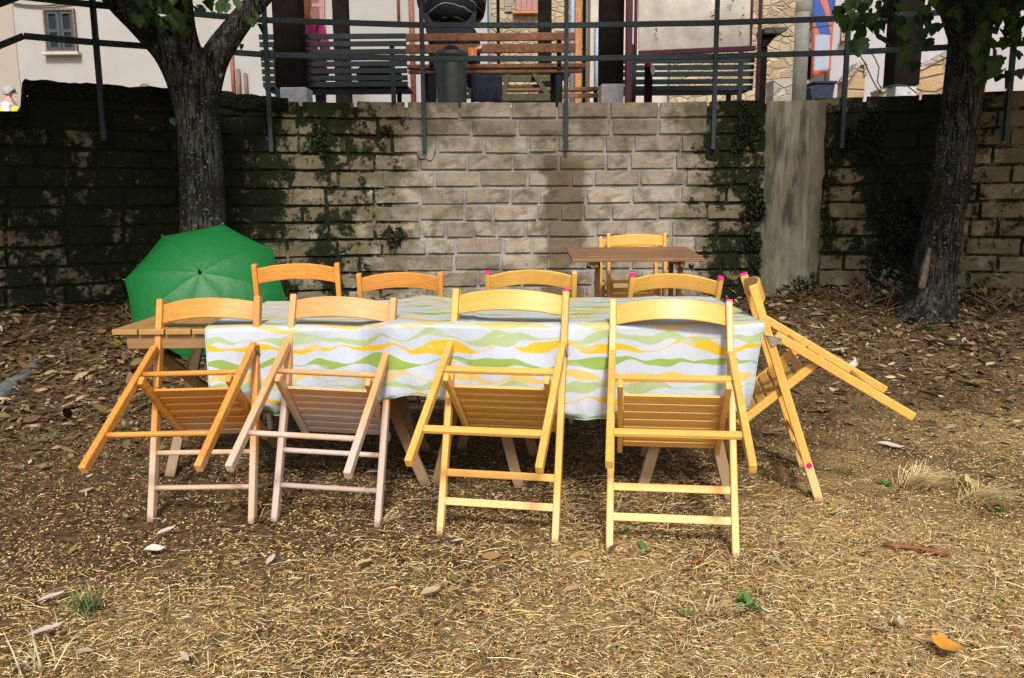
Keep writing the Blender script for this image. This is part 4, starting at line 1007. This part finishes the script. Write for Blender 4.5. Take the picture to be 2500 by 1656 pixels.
tc = thing('tablecloth', 'white tablecloth with wavy green and yellow stripes over the tables', 'tablecloth', ctr)
sheet = link('sheet', me, M['cloth'], tc, True); so = sheet.modifiers.new('thick', 'SOLIDIFY'); so.thickness = .0018; so.offset = -1
M['hem'] = plain('teal_stitching', (.30,.50,.46), .8, .2, 60, 0)
for e_ in (0, NU):
    mb = MB(); mb.tube([Vector(q[0]) - Vector(ctr) for q in rows[e_]], .0022, 6); mb.build('hem', M['hem'], tc, True)
mb = MB(); mb.tube([Vector(r_[0][0]) - Vector(ctr) for r_ in rows], .0018, 6); mb.build('hem', M['hem'], tc, True)

# ================================================================== folding chairs
def chair(label, kind, foot, yaw, lean, roll=0, W=None, pink=(), folded=False, group='folding chairs around the table', key=None, wear=None):
    L, a, be, l, W0 = (.883,.199,.754,.641,.401) if kind == 'A' else (.927,.215,.727,.621,.427)
    W = W or W0; key = key or ('orange' if kind == 'A' else 'yellow'); mz, mx = M[key+'_z'], M[key+'_x']
    ml, mlx = (M[wear+'_z'], M[wear+'_x']) if wear else (mz, mx)
    if folded: be = .05
    o = thing('folding_chair', label, 'chair', foot, group, (-lean, roll, yaw)); o.rotation_mode = 'XYZ'
    pw, pd = .025, .034
    H = Vector((0, -.014, L-a)); ld = Vector((0, -math.sin(be), -math.cos(be)))
    for s in (-1, 1):
        x = s*W/2
        mb = MB(); mb.box((x, 0, L/2), (pw, pd, L)); po = mb.build('post', ml if wear and False else mz, o, bevel=.005, seg=3)
        for (ps, kind_) in pink:
            if ps == s and kind_ == 'tip':
                mb = MB(); mb.box((x, 0, L-.004), (pw+.0016, pd+.0016, .0125)); mb.build('paint_mark', M['pink'], po, bevel=.005, seg=3)
            if ps == s and kind_ == 'dot':
                mb = MB(); mb.lathe((0,0,0), [(.012,0),(.012,.0012)], 16); d = mb.build('paint_mark', M['pink'], po); d.location = (x-pw/2+.0 if s < 0 else x+pw/2, -.002, .165); d.rotation_euler = (0, R(-90 if s < 0 else 90), 0)
            if ps == s and kind_ == 'dotin':
                mb = MB(); mb.lathe((0,0,0), [(.013,0),(.013,.0012)], 16); d = mb.build('paint_mark', M['pink'], po); d.location = (x-pw/2, -.012, .21); d.rotation_euler = (0, R(-90), 0)
        A = H + Vector((x, -.012, .0)) ; B = H + Vector((x, 0, 0)) + ld*l
        mb = MB(); mb.bar(A, B, pw, pd, (0,1,0)); mb.build('leg', ml, o, bevel=.004, seg=2)
        # hinge plate with rivets
        hx = x + s*(pw/2+.0016); p0 = Vector((hx, 0, L-a)); q1 = p0 + Vector((0, .010, .016)); q2 = p0 + ld*.030 + Vector((0, -.026, .008)); q3 = p0 + Vector((0, .004, -.042)); q4 = p0 + Vector((0, -.012, -.040))
        mb = MB(); mb.prism([q1, q2, q2+Vector((0,.004,-.014)), q4, q3], (s*.0022, 0, 0)); hp = mb.build('hinge_plate', M['brassy'] if kind == 'A' else M['zinc'], o, bevel=.0008)
        mb = MB()
        for q in (q1+Vector((0,-.006,-.008)), q2+Vector((0,.008,-.004)), q3+Vector((0,-.007,.009))):
            mb.tube([q+Vector((s*.002,0,0)), q+Vector((s*.0055,0,0))], [.0042,.0026], 8)
        mb.build('rivets', M['zinc'], hp, True)
    # backrest: bent slat with an arched outline
    n = 22; mb = MB(); hw = W/2 - pw/2; bow = .042
    for k in range(n+1):
        u = k/n*2-1; x = u*hw; y = -bow*(1-u*u)+.002; ar = .014*(1-u*u); z0 = L-.098+ar*.8; z1 = L-.022+ar
        for (yy, zz) in ((y-.0055, z0), (y+.0055, z0), (y+.0055, z1), (y-.0055, z1)): mb.v.append((x, yy, zz))
    for k in range(n):
        for j in range(4): mb.f.append((k*4+j, k*4+(j+1)%4, (k+1)*4+(j+1)%4, (k+1)*4+j))
    mb.f += [(0,1,2,3), (n*4+3, n*4+2, n*4+1, n*4)]
    mb.build('backrest', mx, o, bevel=.003)
    def rung(p, m_, wd=.024, ht=.034, name='rung', hw_=None):
        h_ = hw_ or (W/2-pw/2+.003); mb = MB()
        if kind == 'A':
            pts = [(lerp(-h_, h_, k/8), p[0]-.004*(1-(k/4-1)**2), p[1]) for k in range(9)]; mb.tube(pts, .0105, 10); mb.build(name, m_, o, True)
        else:
            mb.bar((-h_, p[0], p[1]), (h_, p[0], p[1]), .016, .028, (0, p[2], p[3]) if len(p) > 2 else (0,0,1)); mb.build(name, m_, o, bevel=.003)
    for zf in ((.31, .159) if kind == 'A' else (.246, .133)): rung((0, zf*L), mlx)
    for tf in (.245, .743):
        q = H + ld*l*tf; rung((q.y, q.z, -ld.y, -ld.z), mlx)
    # seat: two side rails with slats between
    if folded: d = Vector((0, .04, -1)).normalized(); s0 = Vector((0, .022, L-.335)); Ls = .41
    else:
        S_ = H + ld*.21; Pz = Vector((0, 0, L-.44)); d = (Pz-S_).normalized(); s0 = S_ - d*.025; Ls = .425
    up = Vector((1,0,0)).cross(d); up = up if up.z > 0 or folded else -up
    hw2 = W/2 - pw - .006
    for s in (-1, 1):
        mb = MB(); mb.bar(Vector((s*hw2, 0, 0))+s0, Vector((s*hw2, 0, 0))+s0+d*Ls, .020, .034, tuple(up)); mb.build('seat_rail', mx, o, bevel=.004)
    ns = 7; pit = (Ls-.085)/ns
    for k in range(ns):
        c = s0 + d*(.075 + pit*(k+.5)) + up*.010; mb = MB(); mb.bar(c-d*(pit*.36), c+d*(pit*.36), 2*hw2-.024, .011, tuple(up)); mb.build('seat_slat', mx, o, bevel=.002)
    return o
def foot(x, y): return (x, y, zg(x, y)-.004)
chair('orange varnished folding chair tipped against the bare left end of the table', 'A', foot(-1.194, 2.964), R(-4.8), R(17.3), R(-2.1), key='orange')
chair('pale worn folding chair with grey legs, second from left in the front row', 'A', foot(-.712, 2.939), R(-5.9), R(16.5), R(1.9), key='faded')
chair('yellow folding chair with one pink tip, turned slightly left in front row', 'B', foot(-.060, 2.796), R(-11.8), R(19.4), R(-.4), pink=((1, 'tip'),))
chair('yellow folding chair nearest the camera, tipped against the table at right', 'B', foot(.545, 2.645), R(-7.7), R(25.7), R(-.2), pink=((1, 'tip'),))
chair('yellow folding chair with pink dots tipped sideways against the right table end', 'B', foot(1.276, 3.342), R(79.1), R(18.7), R(-1.1), pink=((1, 'tip'), (-1, 'dot'), (1, 'dotin')))
def far_chair(label, kind, pl, pr, Y, lean, **kw):
    A, B = at(*pl, Y), at(*pr, Y); m_ = (A+B)/2; L = .883 if kind == 'A' else .927; x, y = m_.x, Y + L*math.sin(lean)
    dz = m_.z - L*math.cos(lean)
    roll = math.atan2(B.z-A.z, B.x-A.x)
    return chair(label, kind, (x, y, max(dz, zg(x, y)-.03)), R(180)+kw.pop('yaw', 0), lean, roll, **kw)
far_chair('orange folding chair beside the umbrella, leftmost behind the table', 'A', (615, 645), (821, 643), 4.02, R(9), yaw=R(4), key='orange')
far_chair('yellow orange folding chair behind the table, second from the umbrella', 'A', (872, 668), (1075, 666), 4.03, R(12), yaw=R(2), key='orange')
far_chair('yellow folding chair with one pink tip behind the middle of the table', 'B', (1196, 664), (1405, 663), 4.00, R(20), pink=((1, 'tip'),), yaw=R(-2))
far_chair('yellow folding chair with two pink tips behind the right end of table', 'B', (1522, 682), (1744, 690), 3.93, R(21), pink=((1, 'tip'), (-1, 'tip')))
q = at(1556, 570, 6.2); chair('folded yellow chair standing behind the small brown table', 'B', (q.x, 6.2, q.z-.925), 0, R(2), W=.427, folded=True, group='folded chairs by the wall')
q = at(1535, 578, 6.32); chair('folded yellow chair mostly hidden behind another folded chair by the wall', 'B', (q.x, 6.32, q.z-.925), 0, R(2), W=.427, folded=True, group='folded chairs by the wall', pink=((-1, 'dot'),))

# small brown table by the wall
ty0, ty1 = 5.35, 5.98; zt = at(1560, 632, ty0).z; zt1 = at(1560, 603, ty1).z
x0, x1 = at(1397, 632, ty0).x, at(1722, 630, ty0).x
st = thing('side_table', 'small dark brown slatted folding table by the wall', 'table', ((x0+x1)/2, (ty0+ty1)/2, zg(.8, 5.6))); c = Vector(st.location)
for k in range(5):
    yy = lerp(ty0, ty1, (k+.5)/5); mb = MB(); mb.box((0, yy-c.y, lerp(zt, zt1, (k+.5)/5)-.011-c.z), (x1-x0, (ty1-ty0)/5-.008, .022), (math.atan2(zt1-zt, ty1-ty0), 0, 0)); mb.build('plank', M['teak_x'], st, bevel=.003)
for (pa, ya, pb, yb) in ((1460, ty0+.06, 1456, ty0+.42), (1459, ty1-.05, 1455, ty0+.10), (1638, ty1-.05, 1640, ty0+.1), (1662, ty0+.06, 1650, ty0+.42)):
    a, b = at(pa, 640, ya), at(pb, 700, yb); mb = MB(); mb.bar(Vector((a.x, ya, zt-.03))-c, Vector((b.x, yb, zg(b.x, yb)))-c, .03, .04, (0,1,0)); mb.build('leg', M['teak_z'], st, bevel=.003)
for xx in (x0+.16, x1-.14):
    mb = MB(); mb.box((xx-c.x, 0, zt-.04-c.z), (.03, ty1-ty0-.06, .035)); mb.build('cross_rail', M['teak_z'], st, bevel=.003)
    mb = MB(); mb.lathe((0,0,0), [(.016,0),(.016,.02),(.012,.026)], 14); b_ = mb.build('knob', M['blackbag'], st, True); b_.location = (xx-c.x-(.05 if xx < .7 else -.05), ty0+.02-c.y, zt-.05-c.z); b_.rotation_euler = (R(90), 0, 0)

# ================================================================== green umbrella lying open
UYb = 6.05; ub = at(480, 855, UYb)
gy_ = zg(ub.x, UYb)
ur, ud, ue = .575, .23, R(36)
t = NT('green_nylon'); c_ = t.mix(t.noise(40, t.obj(), 3), (.003,.10,.016), (.005,.13,.024)); t.bump(t.noise(9, t.obj(), 3), .35, .02); M['nylon'] = t.out(c_, .55, .4)
ucz = zg(-2.1, 5.95) + ur*math.cos(ue)*.985; uc = at(503, 706, 5.95); uc.z = max(uc.z, ucz-.10)
um = thing('umbrella', 'open green umbrella lying on its side in front of the tree', 'umbrella', uc)
ax = Vector((.15, -math.cos(ue), math.sin(ue))).normalized()
um.rotation_mode = 'QUATERNION'; um.rotation_quaternion = ax.to_track_quat('Z', 'Y')
ph0 = R(-9.5)
def canopy_pt(a, f, sag):      # a angle, f 0..1 from apex to rim
    r = ur*math.sin(f*1.15)/math.sin(1.15); z = ud*(math.cos(f*1.25)-math.cos(1.25))/(1-math.cos(1.25)); return Vector((r*math.cos(a)*(1-sag), r*math.sin(a)*(1-sag), z))
for k in range(8):
    mb = MB(); na, nf = 8, 12
    for j in range(nf+1):
        f = .02 + .98*j/nf
        for i in range(na+1):
            u_ = i/na; a = ph0 + (k+u_)*math.pi/4; s_ = 4*u_*(1-u_)
            p0, p1 = canopy_pt(ph0+k*math.pi/4, f, 0), canopy_pt(ph0+(k+1)*math.pi/4, f, 0)
            chord = p0.lerp(p1, u_); arc = canopy_pt(a, f, 0); q = chord.lerp(arc, .18*(1-f)); q.z -= .012*s_*f*(1-f)*3; q -= Vector((q.x, q.y, 0))*(.03*s_*max(0, f-.75)*2); mb.v.append(q)
    for j in range(nf):
        for i in range(na): q = j*(na+1)+i; mb.f.append((q, q+1, q+na+2, q+na+1))
    pn = mb.build('canopy_panel', M['nylon'], um, True)
    mb = MB(); mb.tube([canopy_pt(ph0+k*math.pi/4, .02+.98*j/10, 0)-Vector((0,0,.009)) for j in range(11)], .003, 6); mb.build('rib', M['blackbag'], um, True)
    e = canopy_pt(ph0+k*math.pi/4, 1, 0); mb = MB(); mb.tube([e, e*1.022], [.005,.003], 6); mb.build('rib_tip', M['zinc'], um, True)
mb = MB(); mb.tube([(0,0,ud-.01),(0,0,ud+.012),(0,0,ud+.045)], [.016,.010,.006], 10); mb.build('ferrule', M['blackbag'], um, True)
mb = MB(); mb.tube([(0,0,ud),(0,0,-.42)], .006, 8); mb.build('shaft', M['zinc'], um, True)
mb = MB(); mb.tube([(0,0,-.42),(0,0,-.50),(.03,0,-.535),(.06,0,-.50)], .012, 10); mb.build('handle', M['blackbag'], um, True)

# ================================================================== straw, litter, weeds
def area(n, x0, x1, y0, y1, dens):
    x = rng.uniform(x0, x1, n); y = rng.uniform(y0, y1, n); k = rng.random(n) < dens(x, y); k &= y < np.interp(x, WYX, WYY) - .02
    return x[k], y[k]
def nz(x, y, s, o=0): return np.array([mnoise.noise((a*s, b*s, o)) for a, b in zip(x, y)])*.5+.5
def vis(x, y): return np.abs(x) < y*.70 + .25
# crumbs of earth and mulch
T = np.array([[.5,0,0],[-.5,0,0],[0,.5,0],[0,-.5,0],[0,0,.4]]); TF = np.array([[0,2,4],[2,1,4],[1,3,4],[3,0,4]])
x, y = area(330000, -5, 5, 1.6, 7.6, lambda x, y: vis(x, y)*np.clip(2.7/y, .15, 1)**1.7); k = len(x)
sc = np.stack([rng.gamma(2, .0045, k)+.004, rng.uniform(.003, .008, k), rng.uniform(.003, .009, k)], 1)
o = scatter('earth_crumbs', T, TF, np.stack([x, y, zg_np(x, y)+.002], 1), rotmats(rng.uniform(-3.1, 3.1, k), rng.uniform(-.4, .4, k), rng.uniform(-.4, .4, k)), sc, pick([(.02,.012,.006),(.075,.042,.016),(.18,.10,.036),(.31,.185,.065),(.46,.29,.11),(.58,.43,.21)], k, .4)*np.clip(1.15-.30*(y-2.9)-.06*(-x-.5), .35, 1.1)[:,None], M['crumb'])  # tint darkened with distance and to the left: light falloff put into colour
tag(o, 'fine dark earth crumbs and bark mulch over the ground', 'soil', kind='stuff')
# straw
T = np.array([[0,-.5,0],[0,.5,0],[.5,-.5,.06],[.5,.5,.06],[1,-.5,0],[1,.5,0]]); TF = np.array([[0,2,3,1],[2,4,5,3]])
def sd(x, y):
    b = np.clip((3.9-y)/2.0 + x*.10, 0, 1)
    return vis(x, y)*np.clip(b*.85 + .06 + (nz(x, y, .9, 5)-.5)*1.3, .03, 1)*np.clip(2.6/y, .2, 1)
x, y = area(560000, -4.5, 5, 1.6, 7.3, sd); k = len(x)
ln = np.where(rng.random(k) < .88, rng.gamma(2.0, .006, k)+.006, rng.gamma(2.2, .018, k)+.015); sc = np.stack([ln, rng.uniform(.0007, .0018, k), ln], 1)
o = scatter('straw', T, TF, np.stack([x, y, zg_np(x, y)+rng.uniform(.006, .018, k)], 1), rotmats(rng.normal(.1, .9, k)+np.pi*rng.integers(0, 2, k), rng.normal(0, .13, k), rng.uniform(-.6, .6, k)), sc, pick([(.68,.47,.18),(.78,.58,.27),(.58,.37,.125),(.82,.70,.45),(.48,.29,.10),(.33,.19,.06)], k, .3), M['straw'])
tag(o, 'loose dry straw and cut grass scattered over the ground', 'straw', kind='stuff')
# dry willow leaves
st_ = [(.14,.085,.03),(.36,.15,.05),(.62,.14,.045),(.84,.075,.05)]
T = np.array([[0,0,0]] + [q for a, b, c in st_ for q in ([a,-b,c],[a,.01,c*.3],[a,b,c])] + [[1,0,.09]])
TF = np.array([[0,1,2],[0,2,3]] + [q for k in range(3) for b in (1+3*k,) for q in ([b,b+3,b+4],[b,b+4,b+1],[b+1,b+4,b+5],[b+1,b+5,b+2])] + [[10,13,11],[11,13,12]])
def ld_(x, y):
    d = np.interp(x, WYX, WYY) - y
    left = np.clip((-x-1.2)/1.4, 0, 1)*np.clip((y-3.0)/1.5, 0, 1); right = np.clip((x-1.2)/1.2, 0, 1)*np.clip((y-3.6)/2.6, 0, 1)*.5; wallb = np.exp(-d/.5)
    return vis(x, y)*np.clip((.035 + left*.9 + right + wallb*.9)*(.35+1.3*nz(x, y, 2.6, 11)), 0, 1)
x, y = area(46000, -5.2, 5.2, 1.7, 7.6, ld_); k = len(x)
ln = (rng.gamma(3, .011, k)+.018)*np.clip(y/4, .65, 1.15); d = np.interp(x, WYX, WYY) - y
o = scatter('leaf_litter', T, TF, np.stack([x, y, zg_np(x, y)+rng.uniform(.008, .03, k)+.05*np.exp(-d/.3)*rng.random(k)], 1), rotmats(rng.uniform(-3.1, 3.1, k), rng.normal(0, .25, k), rng.normal(0, .4, k)), np.stack([ln, ln*rng.uniform(.8, 1.5, k), ln*rng.uniform(-1, 2.5, k)], 1),
    pick([(.15,.095,.045),(.22,.15,.075),(.10,.06,.027),(.34,.26,.17),(.06,.037,.019),(.13,.105,.04),(.08,.05,.025),(.17,.10,.04)], k, .35), M['dryleaf'])
tag(o, 'drift of dry brown fallen leaves along the foot of the wall', 'leaves', kind='stuff')
# individually visible pale fallen leaves
LM = []
for i in range(4):
    me = array_mesh('fallen_leaf', T*np.array([1, 1+.3*i, 1.5+1.5*i]), TF, np.tile(np.array([[(.42,.36,.30),(.33,.25,.16),(.46,.42,.37),(.36,.28,.13)][i]]), (len(T),1))); me.materials.append(M['dryleaf']); LM.append(me)
spots = [(65,1565,80,'long pale curled leaf in the bottom left foreground'),(380,1312,50,'pale leaf nearest below the right foot of the orange chair'),(350,1350,50,'buff leaf on the earth below the left foot of the orange chair'),
 (650,1385,45,'pale curled leaf on the earth below the worn grey chair'),(870,1392,42,'buff leaf on the straw below the right foot of the worn chair'),(1025,1462,60,'largest white leaf on the straw in the middle foreground'),
 (1130,1325,30,'small pale leaf beside the left foot of the middle chair'),(465,1515,24,'tiny white leaf right of the green grass tuft'),(2140,1085,60,'pale leaf right of the sideways chair, nearest its raised leg end'),
 (2060,1245,40,'small pale leaf just right of the sideways chair foot'),(2030,975,40,'pale leaf behind the sideways chair, under its raised leg'),(2075,935,45,'uppermost pale leaf behind the sideways chair'),
 (1420,1330,26,'tiny pale leaf between the two yellow chairs in front'),(90,1480,60,'dull leaf at the left edge, level with the grass tuft'),(60,900,60,'large pale leaf on the litter at the far left edge'),
 (1920,1320,40,'small pale leaf right of the nearest chair foot'),(2385,1200,45,'pale leaf between the dry grass clumps at far right'),(890,1160,50,'pale leaf on dark earth between worn chair and middle chair'),(230,1600,40,'small leaf on the bottom edge right of the dry stalks')]
for px, py, sz, lab in spots:
    q = atz(px, py, 0.01); q.z = zg(q.x, q.y)+.022; i = random.randrange(4); o = link('fallen_leaf', LM[i]); s = sz/CAM_F*q.length; o.location = q; o.scale = (s, s, s); o.rotation_euler = (random.uniform(-.3, .3), random.uniform(-.2, .2), random.choice([0, math.pi])+random.gauss(.3, .4))
    tag(o, lab, 'leaf', 'pale fallen leaves')
q = atz(286, 872, 0.08); me = array_mesh('fallen_leaf', HL, HLF, np.tile(np.array([[.52,.46,.02]]), (len(HL),1))); me.materials.append(M['dryleaf']); o = link('fallen_leaf', me); q.z = zg(q.x, q.y)+.05; o.location = q; o.scale = (.085,)*3; o.rotation_euler = (.3, .9, 1.4)
tag(o, 'bright yellow green leaf among the brown litter left of the table', 'leaf')
q = atz(2305, 1518, 0.01); me = array_mesh('fallen_leaf', HL*np.array([1,1,2]), HLF, np.tile(np.array([[.50,.22,.03]]), (len(HL),1))); me.materials.append(M['dryleaf']); o = link('fallen_leaf', me); q = atz(2290, 1610, 0); q.z = .035; o.location = q; o.scale = (.08,)*3; o.rotation_euler = (.1, .05, .3)
tag(o, 'crumpled orange leaf on the straw in the lower right corner', 'leaf')
def stick(label, pts, r, m):
    P = [atz(a, b, 0) for a, b in pts]; P = [Vector((p.x, p.y, zg(p.x, p.y)+r+.012)) for p in P]; o = thing('stick', label, 'stick', P[0]); mb = MB(); mb.tube([p-P[0] for p in P], [r*random.uniform(.7, 1.1) for _ in P], 7); mb.build('twig', m, o, True)
M['twig'] = plain('brown_twig', (.20,.07,.025), .7, .4, 60, .3, .002); M['twigdark'] = plain('dark_twig', (.03,.02,.015), .8, .4, 60, .3, .002)
stick('short red brown stick of bark on the straw at the right', [(2155,1341),(2190,1345),(2230,1348),(2280,1356),(2318,1364)], .009, M['twig'])
stick('long thin orange twig running under the sideways chair', [(1850,1150),(1900,1165),(1965,1186),(2040,1212),(2100,1232),(2150,1252)], .0025, M['twig'])
stick('curved brown twig near the feet of the nearest chair', [(1690,1387),(1715,1375),(1735,1360),(1750,1349)], .005, M['twig'])
stick('dark stick lying on the leaf litter at the far right', [(2270,885),(2330,893),(2400,900),(2450,910)], .012, M['twigdark'])
P = [atz(a, b, .1) for a, b in ((-40,965),(0,940),(30,922),(60,908),(88,888),(110,868))]; o = thing('tree_root', 'grey weathered surface root at the left edge of the leaf litter', 'root', P[1]); mb = MB(); limb(mb, [Vector((p.x, p.y, zg(p.x, p.y)-.03))-P[1] for p in P], [.06,.065,.06,.05,.04,.02], 14, .14); mb.build('wood', M['greyroot'], o, True)
# small green weeds, tufts
def tuft(name, label, cat, px, py, n, h, cols, spread=.8, wd=.003, group=None):
    q = atz(px, py, 0); q.z = zg(q.x, q.y); o = thing(name, label, cat, q, group)
    T2 = np.array([[0,-.5,0],[0,.5,0],[.5,-.4,.25],[.5,.4,.25],[1,0,.25]]); F2 = np.array([[0,2,3],[0,3,1],[2,4,3]])
    lnn = rng.uniform(.6, 1.2, n)*h; yaw = rng.uniform(-3.1, 3.1, n) if spread > .5 else rng.normal(-.35, .75, n)
    s = scatter('blades', T2, F2, np.stack([rng.normal(0, h*.16, n), rng.normal(0, h*.16, n), np.full(n, .004)], 1), rotmats(yaw, -rng.uniform(.1, 1.35, n)*spread, rng.uniform(-.3, .3, n)), np.stack([lnn, np.full(n, wd), lnn], 1), pick(cols, n, .3), M['straw'], o); tag(s, kind='stuff'); return o
tuft('grass_tuft', 'green and straw coloured grass tuft in the lower left foreground', 'grass tuft', 212, 1500, 130, .09, [(.10,.15,.035),(.14,.19,.05),(.40,.32,.16),(.07,.10,.03)])
tuft('straw_tuft', 'clump of pale dry grass bent over at the right side', 'grass tuft', 2220, 1190, 220, .16, [(.55,.42,.19),(.44,.32,.12),(.62,.50,.26)], .22)
tuft('straw_tuft', 'second flattened clump of dry grass at the far right edge', 'grass tuft', 2380, 1230, 200, .16, [(.50,.38,.16),(.40,.29,.11),(.58,.46,.24)], .2)
tuft('straw_tuft', 'tall dry stalks at the bottom left corner of the picture', 'grass tuft', 100, 1645, 16, .12, [(.45,.38,.22),(.36,.3,.16)], 1.0, .004)
tuft('straw_tuft', 'spray of straw around the foot of the orange chair', 'grass tuft', 640, 1268, 50, .09, [(.52,.40,.2),(.45,.32,.14)], .3)
tuft('straw_tuft', 'small spray of straw beside the grey chair leg', 'grass tuft', 935, 1282, 40, .08, [(.52,.40,.2),(.45,.32,.14)], .35)
tuft('straw_tuft', 'dry grass spray in front of the nearest chair at right', 'grass tuft', 1745, 1500, 40, .08, [(.52,.40,.2),(.45,.32,.14)], .4)
def weed(label, px, py, n, h):
    q = atz(px, py, 0); q.z = zg(q.x, q.y); o = thing('weed', label, 'weed', q)
    scatter('leaves', LF*np.array([1,.8,2]), LFF, np.stack([np.zeros(n), np.zeros(n), np.full(n, .006)], 1)+rng.normal(0, h*.15, (n,3))*np.array([1,1,.2]), rotmats(rng.uniform(-3.1, 3.1, n), -rng.uniform(.1, .8, n), rng.uniform(-.2, .2, n)), rng.uniform(.7, 1.2, n)*h, pick([(.10,.21,.045),(.08,.17,.04),(.13,.25,.06)], n, .2), M['leafmat'], o)
weed('green weed rosette on the straw below the nearest chair', 1830, 1487, 9, .05); weed('small clover like weed left of the green rosette', 1676, 1508, 8, .03); weed('rounded green leaf weed under the nearest chair', 1527, 1310, 3, .04)
weed('blue green seedling between the legs of the nearest chair', 1570, 1352, 5, .04); weed('tiny green sprout near the pale dry grass clump', 2160, 1188, 12, .03); weed('tiny green sprout at the far right edge', 2435, 1252, 10, .035)
weed('small green weed beside the foot of the sideways chair', 1985, 1215, 10, .03); weed('green seedling under the middle of the table end chair', 2265, 860, 14, .06)

# plants on and at the wall
def clump(label, px, py, w_, h_, n, cols, size, depth=.05, onwall=True, name='wall_plant'):
    q = wall_hit(px, py)
    if not onwall: q = at(px, py, wall_y(q.x)-.28); q.z = zg(q.x, q.y)
    o = thing(name, label, 'plant', q)
    ang = rng.uniform(0, 6.28, n); rr = np.sqrt(rng.random(n)); lump = 1 + .35*np.sin(ang*3+rng.uniform(0, 6)) + .2*np.sin(ang*7+1)
    dx = rr*np.cos(ang)*w_*lump; dz = rr*np.sin(ang)*h_*lump; dy = -rng.uniform(0, 1, n)*depth*(1-rr*.6)
    if not onwall: dz = np.abs(dz); dy = rng.normal(0, depth, n)
    P = np.stack([dx, dy, dz], 1)
    if onwall: P[:,1] += np.interp(q.x+dx, WYX, WYY) - q.y
    fo_ = scatter('foliage', LF, LFF, P, rotmats(rng.uniform(-2.9, -.2, n), rng.uniform(-.4, 1.2, n), rng.uniform(-1, 1, n)), rng.uniform(size*.6, size*1.3, n), pick(cols, n, .35), M['leafmat'], o); tag(fo_, kind='stuff')
    return o
MG = [(.016,.026,.008),(.028,.040,.012),(.010,.016,.006),(.05,.05,.014)]
clump('dark moss cushion on the wall just right of the fourth rail post', 1820, 320, .11, .20, 900, MG, .026)
clump('dark ivy clump on the wall left of the pilaster, mid height', 1845, 500, .11, .15, 800, MG, .03)
clump('small dark fern hanging left of the pilaster near the small table', 1835, 590, .09, .09, 420, MG, .03)
clump('dark moss at the lower left foot of the pilaster', 1845, 650, .05, .10, 300, MG, .026)
clump('dark green ivy tuft growing on the lower pilaster', 1955, 695, .12, .12, 900, MG, .03, .09)
clump('small dark fern on the wall above the second far chair', 962, 578, .09, .10, 420, MG, .03)
clump('black moss streak on the wall right of the forked tree', 775, 340, .10, .15, 500, MG, .024)
clump('small dry weed tuft on the upper wall near second rail post', 945, 320, .06, .05, 120, MG, .03)
clump('broad dark moss sheet on the wall behind the leaning tree', 2190, 560, .22, .42, 2600, MG, .032)
clump('thick dark moss beside the pilaster top on its right', 2110, 340, .17, .20, 1300, MG, .03)
clump('narrow fern strip along the right edge of the pilaster', 2015, 545, .035, .30, 500, MG, .026)
clump('light green leafy vine at the foot of the leaning tree', 2300, 690, .22, .42, 130, [(.10,.15,.05),(.06,.10,.03),(.15,.19,.08)], .075, .08, False, 'vine')
clump('low green weeds at the wall foot left of the leaning tree', 2180, 745, .30, .26, 150, [(.09,.13,.04),(.05,.08,.03),(.14,.17,.07)], .065, .10, False, 'vine')
clump('green and brown weeds at the wall foot in the far right corner', 2440, 770, .30, .20, 150, [(.09,.12,.04),(.05,.08,.03),(.16,.10,.04)], .06, .12, False, 'vine')
clump('sparse green weeds in the litter below the umbrella', 370, 800, .25, .14, 70, [(.06,.10,.03),(.10,.13,.04)], .055, .12, False, 'vine')
def stalks(label, pxs, py, n, h):
    q = at(pxs[0], py, wall_y(at(pxs[0], py, 6.9).x)-.3); q.z = zg(q.x, q.y); o = thing('dry_stalks', label, 'stalks', q); mb = MB()
    for i in range(n):
        b = at(random.uniform(*pxs), py, q.y); b.y = min(wall_y(b.x)-.08, q.y) - abs(random.gauss(0, .16)); b.z = zg(b.x, b.y); b = b - q; a = random.uniform(-1, 1); L_ = h*random.uniform(.4, 1.2)
        mb.tube([b, b+Vector((a*.1, -.03, L_*.6)), b+Vector((a*.3, -.06*random.random(), L_))], [.0035,.0028,.0015], 5)
    tag(mb.build('stems', M['copper'], o, True), kind='stuff')
stalks('dry brown stalks at the wall foot right of the pilaster', (2030, 2230), 760, 60, .26); stalks('dry brown stalks at the wall foot in the far right corner', (2360, 2495), 780, 44, .24); stalks('dry stalks in the litter below the green umbrella', (380, 460), 850, 22, .22)
